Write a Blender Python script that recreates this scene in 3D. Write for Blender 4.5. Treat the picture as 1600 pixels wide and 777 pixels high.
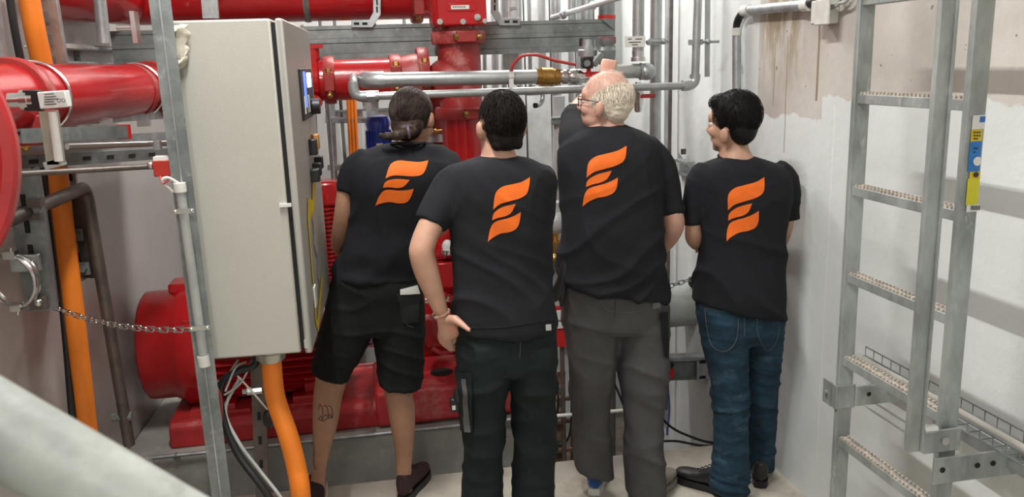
import bpy, bmesh, math, random
import numpy as np
from mathutils import Vector, Matrix, noise
from mathutils.bvhtree import BVHTree

for _o in list(bpy.data.objects): bpy.data.objects.remove(_o)
random.seed(7)
SC = bpy.context.scene
COL = SC.collection
R = math.radians

# ------------------------------------------------------------------ camera
FPX, CAMH = 1290.0, 1.92
YAW, PIT, ROL = R(10.4), R(12.55), R(-1.96)
_f = Vector((math.sin(YAW)*math.cos(PIT), math.cos(YAW)*math.cos(PIT), -math.sin(PIT)))
_r = Vector((math.cos(YAW), -math.sin(YAW), 0)); _u = _r.cross(_f)
CR = _r*math.cos(ROL) + _u*math.sin(ROL)
CU = -_r*math.sin(ROL) + _u*math.cos(ROL)
CF = _f
C0 = Vector((0, 0, CAMH))
cd = bpy.data.cameras.new('camera'); cam = bpy.data.objects.new('camera', cd); COL.objects.link(cam)
cam.matrix_world = Matrix(((CR.x, CU.x, -CF.x, C0.x), (CR.y, CU.y, -CF.y, C0.y), (CR.z, CU.z, -CF.z, C0.z), (0, 0, 0, 1)))
cd.sensor_fit = 'HORIZONTAL'; cd.sensor_width = 36; cd.lens = FPX*36/1600
cd.clip_start = .05; cd.clip_end = 60
cd.dof.use_dof = True; cd.dof.focus_distance = 3.2; cd.dof.aperture_fstop = 11
SC.camera = cam

# ------------------------------------------------------------------ world, exposure, lights
w = bpy.data.worlds.new('world'); SC.world = w; w.use_nodes = True
w.node_tree.nodes['Background'].inputs[0].default_value = (.75, .77, .8, 1)
w.node_tree.nodes['Background'].inputs[1].default_value = .35
vs = SC.view_settings
vs.view_transform = 'Standard'; vs.look = 'None'; vs.gamma = 1; vs.use_curve_mapping = False; vs.exposure = 0.22

def tube_light(name, loc, length, width, power, rz=0, col=(1, .985, .95)):
    ld = bpy.data.lights.new(name, 'AREA'); ld.shape = 'RECTANGLE'; ld.size = width; ld.size_y = length
    ld.energy = power; ld.color = col
    o = bpy.data.objects.new(name, ld); o.location = loc; o.rotation_euler = (0, 0, rz); COL.objects.link(o)
tube_light('ceiling_tube_or_fill_light', (-.2, 1.95, 3.73), 1.15, .035, 80)
tube_light('ceiling_tube_or_fill_light', (.75, 4.95, 3.5), 1.5, .15, 62, R(90))
tube_light('ceiling_tube_or_fill_light', (-.4, -1.0, 3.6), 1.5, .15, 45)  # unseen fill lamp added on the camera side to brighten the cabinet front

# ------------------------------------------------------------------ pixel to point
def ray(x, y): return CF + CR*((x-800)/FPX) - CU*((y-388.5)/FPX)
def at(x, y, Y=None, X=None, Z=None, D=None):
    d = ray(x, y)
    if Y is not None: t = Y/d.y
    elif X is not None: t = X/d.x
    elif Z is not None: t = (Z-CAMH)/d.z
    else: t = D
    return C0 + d*t
def pxm(px, Y, x=800, y=300): return px*Y/ray(x, y).y/FPX           # pixels to metres at depth Y

# ------------------------------------------------------------------ materials
MATS = {}
def mat(name, col, rough=.5, metal=0, var=.12, scale=6, bump=.0, bscale=40, col2=None, stretch=(1, 1, 1), coat=0, trans=0, emit=None, emits=1, dirt=None, spec=.5, sss=0):
    m = bpy.data.materials.new(name); m.use_nodes = True; nt = m.node_tree; N = nt.nodes; L = nt.links
    b = N['Principled BSDF']; b.inputs['Roughness'].default_value = rough; b.inputs['Metallic'].default_value = metal
    b.inputs['Specular IOR Level'].default_value = spec
    b.inputs['Coat Weight'].default_value = coat; b.inputs['Transmission Weight'].default_value = trans
    if sss: b.inputs['Subsurface Weight'].default_value = sss; b.inputs['Subsurface Radius'].default_value = (.01, .004, .002); b.inputs['Subsurface Scale'].default_value = 1
    if emit: b.inputs['Emission Color'].default_value = (*emit, 1); b.inputs['Emission Strength'].default_value = emits
    c = Vector(col); c2 = Vector(col2) if col2 else c*(1-var*2)
    tc = N.new('ShaderNodeTexCoord'); mp = N.new('ShaderNodeMapping'); mp.inputs['Scale'].default_value = stretch
    L.new(tc.outputs['Object'], mp.inputs[0])
    n = N.new('ShaderNodeTexNoise'); n.inputs['Scale'].default_value = scale; n.inputs['Detail'].default_value = 5; n.inputs['Roughness'].default_value = .62
    L.new(mp.outputs[0], n.inputs[0])
    r = N.new('ShaderNodeValToRGB'); r.color_ramp.elements[0].position = .36; r.color_ramp.elements[1].position = .64
    r.color_ramp.elements[0].color = (*c2, 1); r.color_ramp.elements[1].color = (*(c*(1+var*.4)), 1)
    L.new(n.outputs[0], r.inputs[0]); out = r.outputs[0]
    if dirt:
        n2 = N.new('ShaderNodeTexNoise'); n2.inputs['Scale'].default_value = dirt[2]; n2.inputs['Detail'].default_value = 8; n2.inputs['Roughness'].default_value = .7
        L.new(mp.outputs[0], n2.inputs[0])
        r2 = N.new('ShaderNodeValToRGB'); r2.color_ramp.elements[0].position = dirt[1]; r2.color_ramp.elements[1].position = min(1, dirt[1]+.12)
        mx = N.new('ShaderNodeMixRGB'); L.new(n2.outputs[0], r2.inputs[0]); L.new(r2.outputs[0], mx.inputs[0])
        L.new(out, mx.inputs[1]); mx.inputs[2].default_value = (*dirt[0], 1); out = mx.outputs[0]
    L.new(out, b.inputs['Base Color'])
    if bump:
        n3 = N.new('ShaderNodeTexNoise'); n3.inputs['Scale'].default_value = bscale; n3.inputs['Detail'].default_value = 4
        L.new(mp.outputs[0], n3.inputs[0])
        bp = N.new('ShaderNodeBump'); bp.inputs['Strength'].default_value = bump; bp.inputs['Distance'].default_value = .004
        L.new(n3.outputs[0], bp.inputs['Height']); L.new(bp.outputs[0], b.inputs['Normal'])
    MATS[name] = m
    return m
RED = mat('red_gloss_paint', (.47, .009, .012), .26, 0, .1, 3, .15, 30, coat=.3)
REDD = mat('dusty_red_paint', (.36, .03, .028), .45, 0, .15, 5, .3, 60, dirt=((.5, .2, .18), .55, 4))
REDB = mat('base_red_paint', (.52, .03, .035), .45, 0, .15, 4, .2, 30, dirt=((.55, .17, .16), .56, 3))
GALV = mat('galvanised_steel', (.5, .52, .53), .42, .75, .16, 14, .25, 60, stretch=(1, 1, .6))
GALVD = mat('dull_galvanised_steel', (.26, .285, .28), .5, .5, .18, 9, .25, 50, dirt=((.34, .36, .35), .58, 25))
ZINC = mat('zinc_ladder_steel', (.41, .445, .43), .5, .4, .2, 9, .3, 60, stretch=(1, 1, .4), dirt=((.52, .54, .52), .60, 22))
PIPE = mat('grey_steel_pipe', (.48, .5, .5), .38, .7, .1, 8, .15, 60)
CHROME = mat('bright_zinc', (.75, .75, .74), .25, 1, .05)
BRASS = mat('brass', (.55, .33, .1), .35, .9, .15, 20, .3, 80)
CAB = mat('cabinet_grey_paint', (.48, .47, .42), .42, 0, .03, 2, .12, 300)
CABD = mat('cabinet_door_grey', (.40, .39, .36), .38, 0, .04, 2, .1, 300)
BLACK = mat('black_plastic', (.012, .012, .013), .45)
DARK = mat('dark_gap', (.01, .01, .01), .8)
ORANGE = mat('orange_cable_sheath', (.85, .22, .015), .5, 0, .06, 5, .2, 20, dirt=((.75, .35, .12), .62, 9))
WHITE = mat('white_plastic', (.72, .71, .67), .5)
WPIPE = mat('white_pipe_paint', (.55, .56, .56), .45, .2, .1, 5)
BLUE = mat('blue_motor_paint', (.018, .055, .45), .3, 0, .1, 4, coat=.3)
RUST = mat('rusty_steel', (.20, .12, .07), .7, .3, .3, 12, .5, 40, dirt=((.35, .17, .06), .5, 6))
BROWN = mat('tarnished_steel_tube', (.17, .145, .13), .45, .6, .2, 8, .2, 40)
LABEL = mat('label_white', (.75, .75, .72), .5, 0, .02)
PRINT = mat('label_black_print', (.03, .03, .03), .6)
YEL = mat('yellow_marker', (.75, .55, .02), .5)
SBLUE = mat('sticker_blue', (.02, .2, .6), .5)
LCONC = mat('light_concrete', (.42, .40, .36), .9, 0, .12, 3, .5, 30, dirt=((.3, .27, .23), .6, 5))
REDCAP = mat('red_plastic', (.6, .02, .02), .4)
GREYM = mat('grey_primer', (.42, .44, .42), .5, .1, .12, 5, .2, 30)
REDCAB = mat('red_wire', (.55, .05, .05), .5)

# ------------------------------------------------------------------ mesh builder
OFF = {}
class MB:
    def __init__(s): s.v = []; s.f = []
    def add(s, vs, fs):
        k = len(s.v); s.v += [Vector(v) for v in vs]; s.f += [tuple(i+k for i in f) for f in fs]; return s
    def box(s, c, size, rot=None):
        c = Vector(c); h = Vector(size)/2; M = rot.to_3x3() if rot is not None else Matrix.Identity(3)
        P = [c + M @ Vector((sx*h.x, sy*h.y, sz*h.z)) for sz in (-1, 1) for sx, sy in ((-1, -1), (1, -1), (1, 1), (-1, 1))]
        return s.add(P, [(3, 2, 1, 0), (4, 5, 6, 7), (0, 1, 5, 4), (1, 2, 6, 5), (2, 3, 7, 6), (3, 0, 4, 7)])
    def bar(s, a, b, w, h, up=(0, 0, 1)):          # rectangular bar from a to b
        a, b = Vector(a), Vector(b); d = (b-a).normalized(); u = Vector(up)
        x = d.cross(u)
        if x.length < 1e-4: x = d.cross(Vector((0, 1, 0)))
        x.normalize(); z = x.cross(d)
        P = [p + x*(i*w/2) + z*(j*h/2) for p in (a, b) for i, j in ((-1, -1), (1, -1), (1, 1), (-1, 1))]
        return s.add(P, [(3, 2, 1, 0), (4, 5, 6, 7), (0, 1, 5, 4), (1, 2, 6, 5), (2, 3, 7, 6), (3, 0, 4, 7)])
    def prof(s, a, b, poly, up=(0, 0, 1)):         # extrude a closed profile [(x, z)] from a to b
        a, b = Vector(a), Vector(b); d = (b-a).normalized(); x = d.cross(Vector(up)).normalized(); z = x.cross(d); n = len(poly)
        P = [p + x*i + z*j for p in (a, b) for i, j in poly]
        return s.add(P, [tuple(range(n-1, -1, -1)), tuple(range(n, 2*n))] + [(i, (i+1) % n, (i+1) % n+n, i+n) for i in range(n)])
    def rings(s, RR, cap=True, closed=False):
        k = len(s.v); n = len(RR[0])
        for r in RR: s.v += [Vector(p) for p in r]
        m = len(RR)
        for i in range(m if closed else m-1):
            a = k+i*n; b = k+((i+1) % m)*n
            for j in range(n):
                j2 = (j+1) % n; s.f.append((a+j, a+j2, b+j2, b+j))
        if cap and not closed:
            s.f.append(tuple(k+j for j in range(n-1, -1, -1))); s.f.append(tuple(k+(m-1)*n+j for j in range(n)))
        return s
    def tube(s, path, r, n=12, cap=True, closed=False):
        P = [Vector(p) for p in path]; m = len(P); rr = r if hasattr(r, '__len__') else [r]*m
        RR = []; x = None
        for i in range(m):
            if closed: t = P[(i+1) % m]-P[i-1]
            else: t = P[min(i+1, m-1)]-P[max(i-1, 0)]
            t.normalize()
            if x is None:
                x = t.cross(Vector((0, 0, 1)))
                if x.length < .1: x = t.cross(Vector((0, 1, 0)))
            x = (x - t*x.dot(t)).normalized(); y = t.cross(x)
            RR.append([P[i] + (x*math.cos(a)+y*math.sin(a))*rr[i] for a in [2*math.pi*j/n for j in range(n)]])
        return s.rings(RR, cap, closed)
    def cyl(s, a, b, r, n=20, r2=None): return s.tube([a, b], [r, r if r2 is None else r2], n)
    def lathe(s, a, d, prof, n=24):                # prof [(along, radius)]
        a = Vector(a); d = Vector(d).normalized()
        x = d.cross(Vector((0, 0, 1)))
        if x.length < .1: x = d.cross(Vector((0, 1, 0)))
        x.normalize(); y = d.cross(x)
        return s.rings([[a+d*t+(x*math.cos(q)+y*math.sin(q))*max(r, 1e-4) for q in [2*math.pi*j/n for j in range(n)]] for t, r in prof])
    def ball(s, c, r, n=12, m=8, rot=None):
        c = Vector(c); r = Vector(r) if hasattr(r, '__len__') else Vector((r, r, r)); M = rot.to_3x3() if rot is not None else Matrix.Identity(3)
        return s.rings([[c + M @ Vector((r.x*math.sin(p)*math.cos(q), r.y*math.sin(p)*math.sin(q), r.z*math.cos(p))) for q in [2*math.pi*j/n for j in range(n)]]
                        for p in [math.pi-math.pi*(i+.02)/(m+.04) for i in range(m+1)]])
    def torus(s, c, d, R0, r, n=24, k=8, a0=0, a1=360, xdir=None):
        c = Vector(c); d = Vector(d).normalized(); x = Vector(xdir) if xdir else d.cross(Vector((0, 0, 1)))
        if x.length < .1: x = d.cross(Vector((0, 1, 0)))
        x = (x-d*x.dot(d)).normalized(); y = d.cross(x); full = abs(a1-a0) >= 360
        pts = [c+(x*math.cos(a)+y*math.sin(a))*R0 for a in [R(a0+(a1-a0)*i/n) for i in range(n if full else n+1)]]
        return s.tube(pts, r, k, closed=full)
    def hexn(s, c, d, r, h): return s.cyl(Vector(c)-Vector(d).normalized()*h/2, Vector(c)+Vector(d).normalized()*h/2, r, 6)
    def mesh(s, name, off, sharp=35, clean=True):
        me = bpy.data.meshes.new(name); me.from_pydata([tuple(v-off) for v in s.v], [], s.f)
        bm = bmesh.new(); bm.from_mesh(me); bmesh.ops.recalc_face_normals(bm, faces=bm.faces); bm.to_mesh(me); bm.free()
        me.shade_smooth(); me.set_sharp_from_angle(angle=R(sharp)); return me
    def build(s, name, m, parent=None, label=None, cat=None, group=None, kind=None, bevel=0, sharp=35):
        if parent is None:
            xs = [v.x for v in s.v]; ys = [v.y for v in s.v]; zs = [v.z for v in s.v]
            off = Vector(((min(xs)+max(xs))/2, (min(ys)+max(ys))/2, min(zs)))
        else: off = OFF[parent]
        me = s.mesh(name, off, sharp); me.materials.append(m)
        o = bpy.data.objects.new(name, me); COL.objects.link(o); OFF[o] = off
        if parent is None: o.location = off
        else: o.parent = parent
        if bevel:
            b = o.modifiers.new('bevel', 'BEVEL'); b.width = bevel; b.segments = 2; b.limit_method = 'ANGLE'
        return tag(o, label, cat, group, kind)
def tag(o, label=None, cat=None, group=None, kind=None):
    for k, v in (('label', label), ('category', cat), ('group', group), ('kind', kind)):
        if v: o[k] = v
    return o
def thing(name, label, cat, loc, group=None):
    o = bpy.data.objects.new(name, None); o.location = loc; o.empty_display_size = .1; COL.objects.link(o); OFF[o] = Vector(loc)
    return tag(o, label, cat, group)
def struct(mb, name, m, bevel=0):
    o = mb.build(name, m, bevel=bevel); o['kind'] = 'structure'; return o
def spline(P, k=8):
    P = [Vector(p) for p in P]; Q = [P[0]*2-P[1]]+P+[P[-1]*2-P[-2]]; out = []
    for i in range(1, len(Q)-2):
        for j in range(k):
            t = j/k; a, b, c, d = Q[i-1:i+3]
            out.append(.5*((2*b)+(c-a)*t+(2*a-5*b+4*c-d)*t*t+(3*b-a-3*c+d)*t*t*t))
    return out+[P[-1]]
def elbow(a, c, b, k=8):                           # quarter bend: from a round corner c to b
    a, b, c = Vector(a), Vector(b), Vector(c)
    return [a*(1-t)**2+c*2*t*(1-t)+b*t*t for t in [i/k for i in range(k+1)]]

# ------------------------------------------------------------------ setting
def wall_material():
    m = bpy.data.materials.new('painted_and_raw_concrete'); m.use_nodes = True; nt = m.node_tree; N = nt.nodes; L = nt.links
    b = N['Principled BSDF']; b.inputs['Roughness'].default_value = .6
    g = N.new('ShaderNodeNewGeometry'); sep = N.new('ShaderNodeSeparateXYZ'); L.new(g.outputs['Position'], sep.inputs[0])
    def math_(op, a, b_=None, c=None):
        n = N.new('ShaderNodeMath'); n.operation = op
        for i, q in enumerate((a, b_, c)):
            if q is None: continue
            if isinstance(q, (int, float)): n.inputs[i].default_value = q
            else: L.new(q, n.inputs[i])
        return n.outputs[0]
    def noise_(scale, detail=5, sc=(1, 1, 1), rough=.6):
        mp = N.new('ShaderNodeMapping'); mp.inputs['Scale'].default_value = sc; L.new(g.outputs['Position'], mp.inputs[0])
        n = N.new('ShaderNodeTexNoise'); n.inputs['Scale'].default_value = scale; n.inputs['Detail'].default_value = detail; n.inputs['Roughness'].default_value = rough
        L.new(mp.outputs[0], n.inputs[0]); return n.outputs[0]
    def ramp(x, lo, hi, c0=(0, 0, 0), c1=(1, 1, 1)):
        r = N.new('ShaderNodeValToRGB'); r.color_ramp.elements[0].position = lo; r.color_ramp.elements[1].position = hi
        r.color_ramp.elements[0].color = (*c0, 1); r.color_ramp.elements[1].color = (*c1, 1); L.new(x, r.inputs[0]); return r.outputs[0]
    def mix(f, a, b_):
        n = N.new('ShaderNodeMixRGB')
        L.new(f, n.inputs[0])
        for i, q in ((1, a), (2, b_)):
            if isinstance(q, tuple): n.inputs[i].default_value = (*q, 1)
            else: L.new(q, n.inputs[i])
        return n.outputs[0]
    Y, Z = sep.outputs[1], sep.outputs[2]
    raw = ramp(noise_(2.2, 6), .3, .7, (.46, .42, .38), (.64, .60, .56))
    raw = mix(ramp(noise_(26, 2), .70, .72), raw, (.22, .19, .16))                   # blow holes
    paint = ramp(noise_(1.6, 4), .3, .7, (.66, .69, .68), (.75, .775, .765))
    # paint edge height: steps along the wall, ragged
    rag = math_('MULTIPLY', math_('SUBTRACT', noise_(7, 6), .5), .14)
    step = math_('MULTIPLY', math_('GREATER_THAN', Y, 3.07), -.10)
    step2 = math_('MULTIPLY', math_('GREATER_THAN', Y, 3.62), .9)
    edge = math_('ADD', math_('ADD', 1.76, step), math_('ADD', rag, step2))
    fac = ramp(math_('ADD', math_('MULTIPLY', math_('SUBTRACT', Z, edge), 22), .5), .42, .58)
    c = mix(fac, paint, raw)
    # brown run-off stains below the conduit, white drips on paint
    sy = math_('ABSOLUTE', math_('SUBTRACT', Y, 3.42))
    band = ramp(sy, .10, .24, (1, 1, 1), (0, 0, 0)); zz = ramp(Z, .0, 1.0)
    zup = ramp(math_('SUBTRACT', Z, 1.1), .62, .95)
    st = ramp(noise_(8, 5, (1, 2.4, .5)), .44, .56)
    f2 = math_('MULTIPLY', math_('MULTIPLY', band, st), math_('MULTIPLY', zup, .75))
    c = mix(f2, c, (.25, .18, .07))
    def streak(y0, wdt, z0, z1, k=.8):
        wob = math_('MULTIPLY', math_('SUBTRACT', noise_(3, 2, (0, 0, 1)), .5), .03)
        a = math_('LESS_THAN', math_('ABSOLUTE', math_('SUBTRACT', math_('ADD', Y, wob), y0)), wdt)
        bb = math_('MULTIPLY', math_('GREATER_THAN', Z, z0), math_('LESS_THAN', Z, z1))
        return math_('MULTIPLY', math_('MULTIPLY', a, bb), k)
    c = mix(streak(3.0+.115, .008, 1.735, 2.05, .85), c, (.23, .16, .08))
    c = mix(streak(3.36, .0045, 1.50, 2.0, .6), c, (.25, .19, .10))
    c = mix(streak(3.47, .006, 1.70, 2.0, .5), c, (.25, .19, .10))
    c = mix(streak(2.98, .003, .2, 1.72, .6), c, (.86, .87, .85))
    c = mix(streak(2.85, .003, -.1, 1.45, .55), c, (.86, .87, .85))
    c = mix(streak(3.3, .002, .9, 1.5, .4), c, (.45, .43, .38))
    L.new(c, b.inputs['Base Color'])
    bp = N.new('ShaderNodeBump'); bp.inputs['Strength'].default_value = .5; bp.inputs['Distance'].default_value = .006
    L.new(noise_(18, 5), bp.inputs['Height']); L.new(bp.outputs[0], b.inputs['Normal'])
    return m
WALLR = wall_material()
WALLB = mat('back_wall_white_paint', (.60, .615, .60), .6, 0, .05, 1.5, .2, 20)
WALLL = mat('left_wall_sheen_paint', (.44, .415, .39), .3, 0, .08, 1.2, .15, 12, dirt=((.38, .35, .32), .6, 3))
FLOOR = mat('dusty_concrete_floor', (.52, .48, .41), .9, 0, .12, 3, .5, 30, dirt=((.36, .31, .24), .56, 4))
PIT = mat('dark_pit_floor', (.12, .10, .08), .95, 0, .3, 4, .5, 30)
PLINTH = mat('grey_plinth_concrete', (.40, .39, .355), .85, 0, .12, 3, .5, 40, dirt=((.50, .48, .42), .58, 6))

def lwx(Y): return -1.235 + (Y-4.2)*.05            # slightly skewed left wall
YB = 5.65
struct(MB().add([(-1.6, -1.6, 0), (1.9, -1.6, 0), (1.9, 3.62, 0), (-1.6, 3.72, 0), (-1.6, -1.6, -.3), (1.9, -1.6, -.3), (1.9, 3.62, -.3), (-1.6, 3.72, -.3)],
       [(0, 1, 2, 3), (7, 6, 5, 4), (0, 4, 5, 1), (1, 5, 6, 2), (2, 6, 7, 3), (3, 7, 4, 0)]), 'floor', FLOOR)
struct(MB().box((.2, 4.7, -.72), (3.6, 2.4, .04)), 'floor_pit', PIT)
struct(MB().box((1.95, 2.0, 1.6), (.2, 7.5, 4.8)), 'wall_right', WALLR)
struct(MB().box((.3, YB+.1, 1.6), (3.6, .2, 4.8)), 'wall_back', WALLB)
struct(MB().add([(lwx(-1.6), -1.6, -.72), (lwx(5.7), 5.7, -.72), (lwx(5.7), 5.7, 4), (lwx(-1.6), -1.6, 4), (lwx(-1.6)-.2, -1.6, -.72), (lwx(5.7)-.2, 5.7, -.72), (lwx(5.7)-.2, 5.7, 4), (lwx(-1.6)-.2, -1.6, 4)],
       [(0, 1, 2, 3), (7, 6, 5, 4), (0, 4, 5, 1), (1, 5, 6, 2), (2, 6, 7, 3), (3, 7, 4, 0)]), 'wall_left', WALLL)
struct(MB().box((.2, -1.7, 1.6), (3.9, .2, 4.8)), 'wall_front', WALLB)
struct(MB().box((.2, 2.0, 3.95), (3.9, 7.6, .1)), 'ceiling', WALLB)
struct(MB().add([(-1.24, 4.0, .1), (.8, 4.0, .1), (.8, 4.85, .1), (-1.2, 4.85, .1), (-1.24, 4.0, -.7), (.8, 4.0, -.7), (.8, 4.85, -.7), (-1.2, 4.85, -.7)],
       [(0, 1, 2, 3), (7, 6, 5, 4), (0, 4, 5, 1), (1, 5, 6, 2), (2, 6, 7, 3), (3, 7, 4, 0)]), 'trim_plinth', PLINTH, bevel=.008)
# white wall panels of the back wall (recessed joints), seen between the pipes
_pn = MB()
del _pn
# ------------------------------------------------------------------ control cabinet
CX0, CX1, CY0, CY1, CZ0, CZ1 = -.155, .155, 0, .80, 0, 1.012
RC = Matrix.Rotation(R(-2.6), 4, 'Z')
CB = Vector((-.349, 2.545, 1.061))
def cw(x, y, z): return CB + RC @ Vector((x, y, z))
cab = thing('control_cabinet', 'tall grey steel control cabinet with push buttons on its narrow oblique door', 'cabinet', tuple(CB))
MB().box(cw(-.01, .4, .506), (.285, .8, 1.012), RC).build('body', CAB, cab, bevel=.006)
MB().box(cw(.1395, .4, .506), (.012, .775, .99), RC).build('door_gap', DARK, cab)
door = MB().box(cw(.156, .4, .504), (.022, .80, 1.016), RC).build('door', CABD, cab, bevel=.006)
q = .168
MB().box(cw(q, .50, .785), (.012, .40, .17), RC).build('display_frame', BLACK, cab, bevel=.003)
MB().box(cw(q+.007, .56, .83), (.004, .12, .05), RC).build('display_screen', mat('lit_screen', (.3, .4, .9), .3, emit=(.45, .55, 1), emits=7), cab)
MB().box(cw(q+.007, .40, .80), (.004, .05, .12), RC).build('display_screen', mat('dim_screen', (.1, .15, .4), .3, emit=(.1, .2, .9), emits=1.2), cab)
for yy in (.36, .44, .50): MB().box(cw(q+.007, yy, .75), (.004, .012, .06), RC).build('indicator_strip', WHITE, cab)
MB().cyl(cw(q, .60, .735), cw(q+.035, .60, .735), .028).build('rotary_knob', BLACK, cab)
for yy, zz, m in ((.46, .60, BLACK), (.56, .61, mat('amber_button', (.5, .22, .05), .4))):
    b = MB().box(cw(q+.01, yy, zz), (.03, .05, .055), RC).build('selector_switch', m, cab, bevel=.004)
for yy, zz in ((.42, .505), (.51, .515), (.60, .53)):
    MB().box(cw(q+.012, yy, zz), (.034, .045, .045), RC).build('push_button', BLACK, cab, bevel=.004)
g = MB(); pts = [(.20, .44), (.22, .40), (.24, .36), (.18, .30), (.16, .2), (.14, .13), (.15, .05)]
def ribbon(path, wd, off=.0135):
    m = MB()
    for i, (y, z) in enumerate(path):
        dy = path[min(i+1, len(path)-1)][0]-path[max(i-1, 0)][0]; dz = path[min(i+1, len(path)-1)][1]-path[max(i-1, 0)][1]
        l = math.hypot(dy, dz) or 1; ny, nz = -dz/l*wd[i]/2, dy/l*wd[i]/2
        m.v += [cw(.156+off, y+ny, z+nz), cw(.156+off, y-ny, z-nz)]
        if i: k = len(m.v); m.f.append((k-4, k-3, k-1, k-2))
    return m
ribbon([(.52, .475), (.44, .44), (.38, .40), (.24, .415), (.20, .38), (.19, .30), (.18, .2), (.17, .12), (.16, .055), (.2, .02), (.36, .08), (.50, .12)],
       [.03, .07, .045, .08, .045, .032, .03, .03, .03, .045, .045, .02]).build('yellow_marking', YEL, cab, label='yellow hand drawn outline on the door')
ribbon([(.30, .40), (.34, .34), (.30, .28), (.38, .22), (.32, .16), (.40, .1)], [.01, .02, .012, .02, .012, .005]).build('scribble', mat('brown_scribble', (.25, .17, .14), .6), cab)
MB().box(cw(.170, .19, .13), (.006, .05, .07), RC).build('hinge_cover', WHITE, cab, bevel=.002)
MB().box(cw(.128, -.004, .47), (.035, .01, .010), RC).build('clip', WHITE, cab)
MB().box(cw(.15, -.002, .03), (.01, .006, .03), RC).build('clip', CHROME, cab)
# cable glands below
gl = MB(); gp = cw(.02, .12, 0)
gl.lathe(gp+Vector((0, 0, .002)), (0, 0, -1), [(0, .05), (.012, .05), (.012, .043), (.03, .043), (.03, .047), (.052, .047), (.052, .040), (.06, .038)], 24).build('cable_gland', mat('nickel_gland', (.6, .58, .5), .3, .8), cab)
# crumpled packing paper at the top left corner
cr = MB(); n = 9
for i in range(n):
    for j in range(6):
        u, v = i/(n-1), j/5
        p = cw(-.165+.075*v*(1-.15*u)+.02*noise.noise(Vector((u*5, v*4, 1))), -.013-.022*abs(noise.noise(Vector((u*6, v*6, 3)))), 1.0-.135*u*(.55+.45*math.sin(1.0+v*1.8))+.012*noise.noise(Vector((v*7, u*3, 9))))
        cr.v.append(p)
for i in range(n-1):
    for j in range(5): a = i*6+j; cr.f.append((a, a+1, a+7, a+6))
o = cr.build('packing_tape', mat('cream_tape', (.62, .57, .46), .6, bump=.5, bscale=60), None, 'crumpled cream tape stuck on the top left corner of the grey cabinet', 'tape')
s_ = o.modifiers.new('solid', 'SOLIDIFY'); s_.thickness = .002

# thick orange cable out of the gland and its neighbours
def cable(pts, r, name, m, label, cat='cable', n=12, k=8, group=None):
    return MB().tube(spline(pts, k), r, n).build(name, m, None, label, cat, group)
gpb = gp+Vector((0, 0, -.055))
cable([gpb+Vector((0, 0, .03)), gpb, at(430, 620, Y=2.66), at(450, 680, Y=2.62), at(463, 730, Y=2.6), at(470, 777, Y=2.58), at(474, 880, Y=2.6), at(474, 1000, Y=2.75)],
      .0325, 'power_cable', ORANGE, 'thick orange cable curving down out of the brass gland under the grey cabinet', n=18)
cable([cw(-.02, .15, .0), at(398, 570, Y=2.68), at(372, 580, Y=2.66), at(346, 600, Y=2.62), at(347, 650, Y=2.58), at(372, 710, Y=2.55), at(420, 777, Y=2.5), at(450, 850, Y=2.5)],
      .0125, 'black_cable', BLACK, 'black cable looping from the cabinet bottom down beside the post')
cable([at(375, 590, Y=2.66), at(352, 640, Y=2.6), at(372, 690, Y=2.56), at(405, 735, Y=2.54), at(438, 777, Y=2.5), at(470, 830, Y=2.5)],
      .006, 'grey_cable', GREYM, 'thin grey cable running beside the black cable under the cabinet')
cable([at(322, 573, Y=2.5), at(335, 600, Y=2.52), at(345, 622, Y=2.54), at(346, 660, Y=2.56)], .004, 'red_wire', REDCAB, 'thin red wire leaving the bottom of the grey conduit on the post')
for i, (wh, (a, b, c)) in enumerate(zip(('steepest thin grey wire fanning out under the cabinet', 'middle thin grey wire fanning out under the cabinet', 'lowest thin grey wire fanning out under the cabinet'), (((352, 612), (368, 575), (384, 566)), ((350, 618), (375, 600), (392, 570)), ((330, 600), (352, 590), (372, 563))))):
    cable([at(*a, Y=2.6), at(*b, Y=2.64), at(*c, Y=2.68)], .0035, 'thin_wire', GREYM, wh, group='thin wires under the cabinet')
cable([at(366, 582, Y=2.66), at(392, 610, Y=2.64), at(418, 640, Y=2.66)], .003, 'cable_tie', WHITE, 'long white cable tie slanting under the cabinet', 'cable tie')

# ------------------------------------------------------------------ strut channel with slots
def channel(a, b, w, h, open_dir, m, name, parent=None, slots=0, slot=(.014, .04), **kw):
    """C-shaped strut from a to b, open towards open_dir, with optional slots punched on the back face shown as recessed pieces"""
    a, b = Vector(a), Vector(b); d = (b-a).normalized(); z = Vector(open_dir); z = (z-d*z.dot(d)).normalized()
    t = .004; lip = w*.26
    poly = [(-w/2, -h/2), (w/2, -h/2), (w/2, h/2), (w/2-lip, h/2), (w/2-lip, h/2-t*2), (w/2-t, h/2-t*2), (w/2-t, -h/2+t), (-w/2+t, -h/2+t), (-w/2+t, h/2-t*2), (-w/2+lip, h/2-t*2), (-w/2+lip, h/2), (-w/2, h/2)]
    x = d.cross(z)
    mb = MB(); n = len(poly)
    P = [p + x*i + z*j for p in (a, b) for i, j in poly]
    mb.add(P, [(i, (i+1) % n, (i+1) % n+n, i+n) for i in range(n)])
    caps = [(0, 1, 6, 7), (1, 2, 5, 6), (2, 3, 4, 5), (7, 8, 11, 0), (8, 9, 10, 11)]
    for c in caps: mb.f.append(c); mb.f.append(tuple(i+n for i in c))
    o = mb.build(name, m, parent, **kw)
    if slots:
        L_ = (b-a).length; k = int(L_/slots)
        for i in range(k):
            c = a + d*(i+.5)*slots - z*(h/2+.0008)
            s2 = MB().bar(c-d*slot[1]/2, c+d*slot[1]/2, slot[0], .002, z); s2.build('slot', DARK, o if parent is None else parent)
    return o

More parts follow.
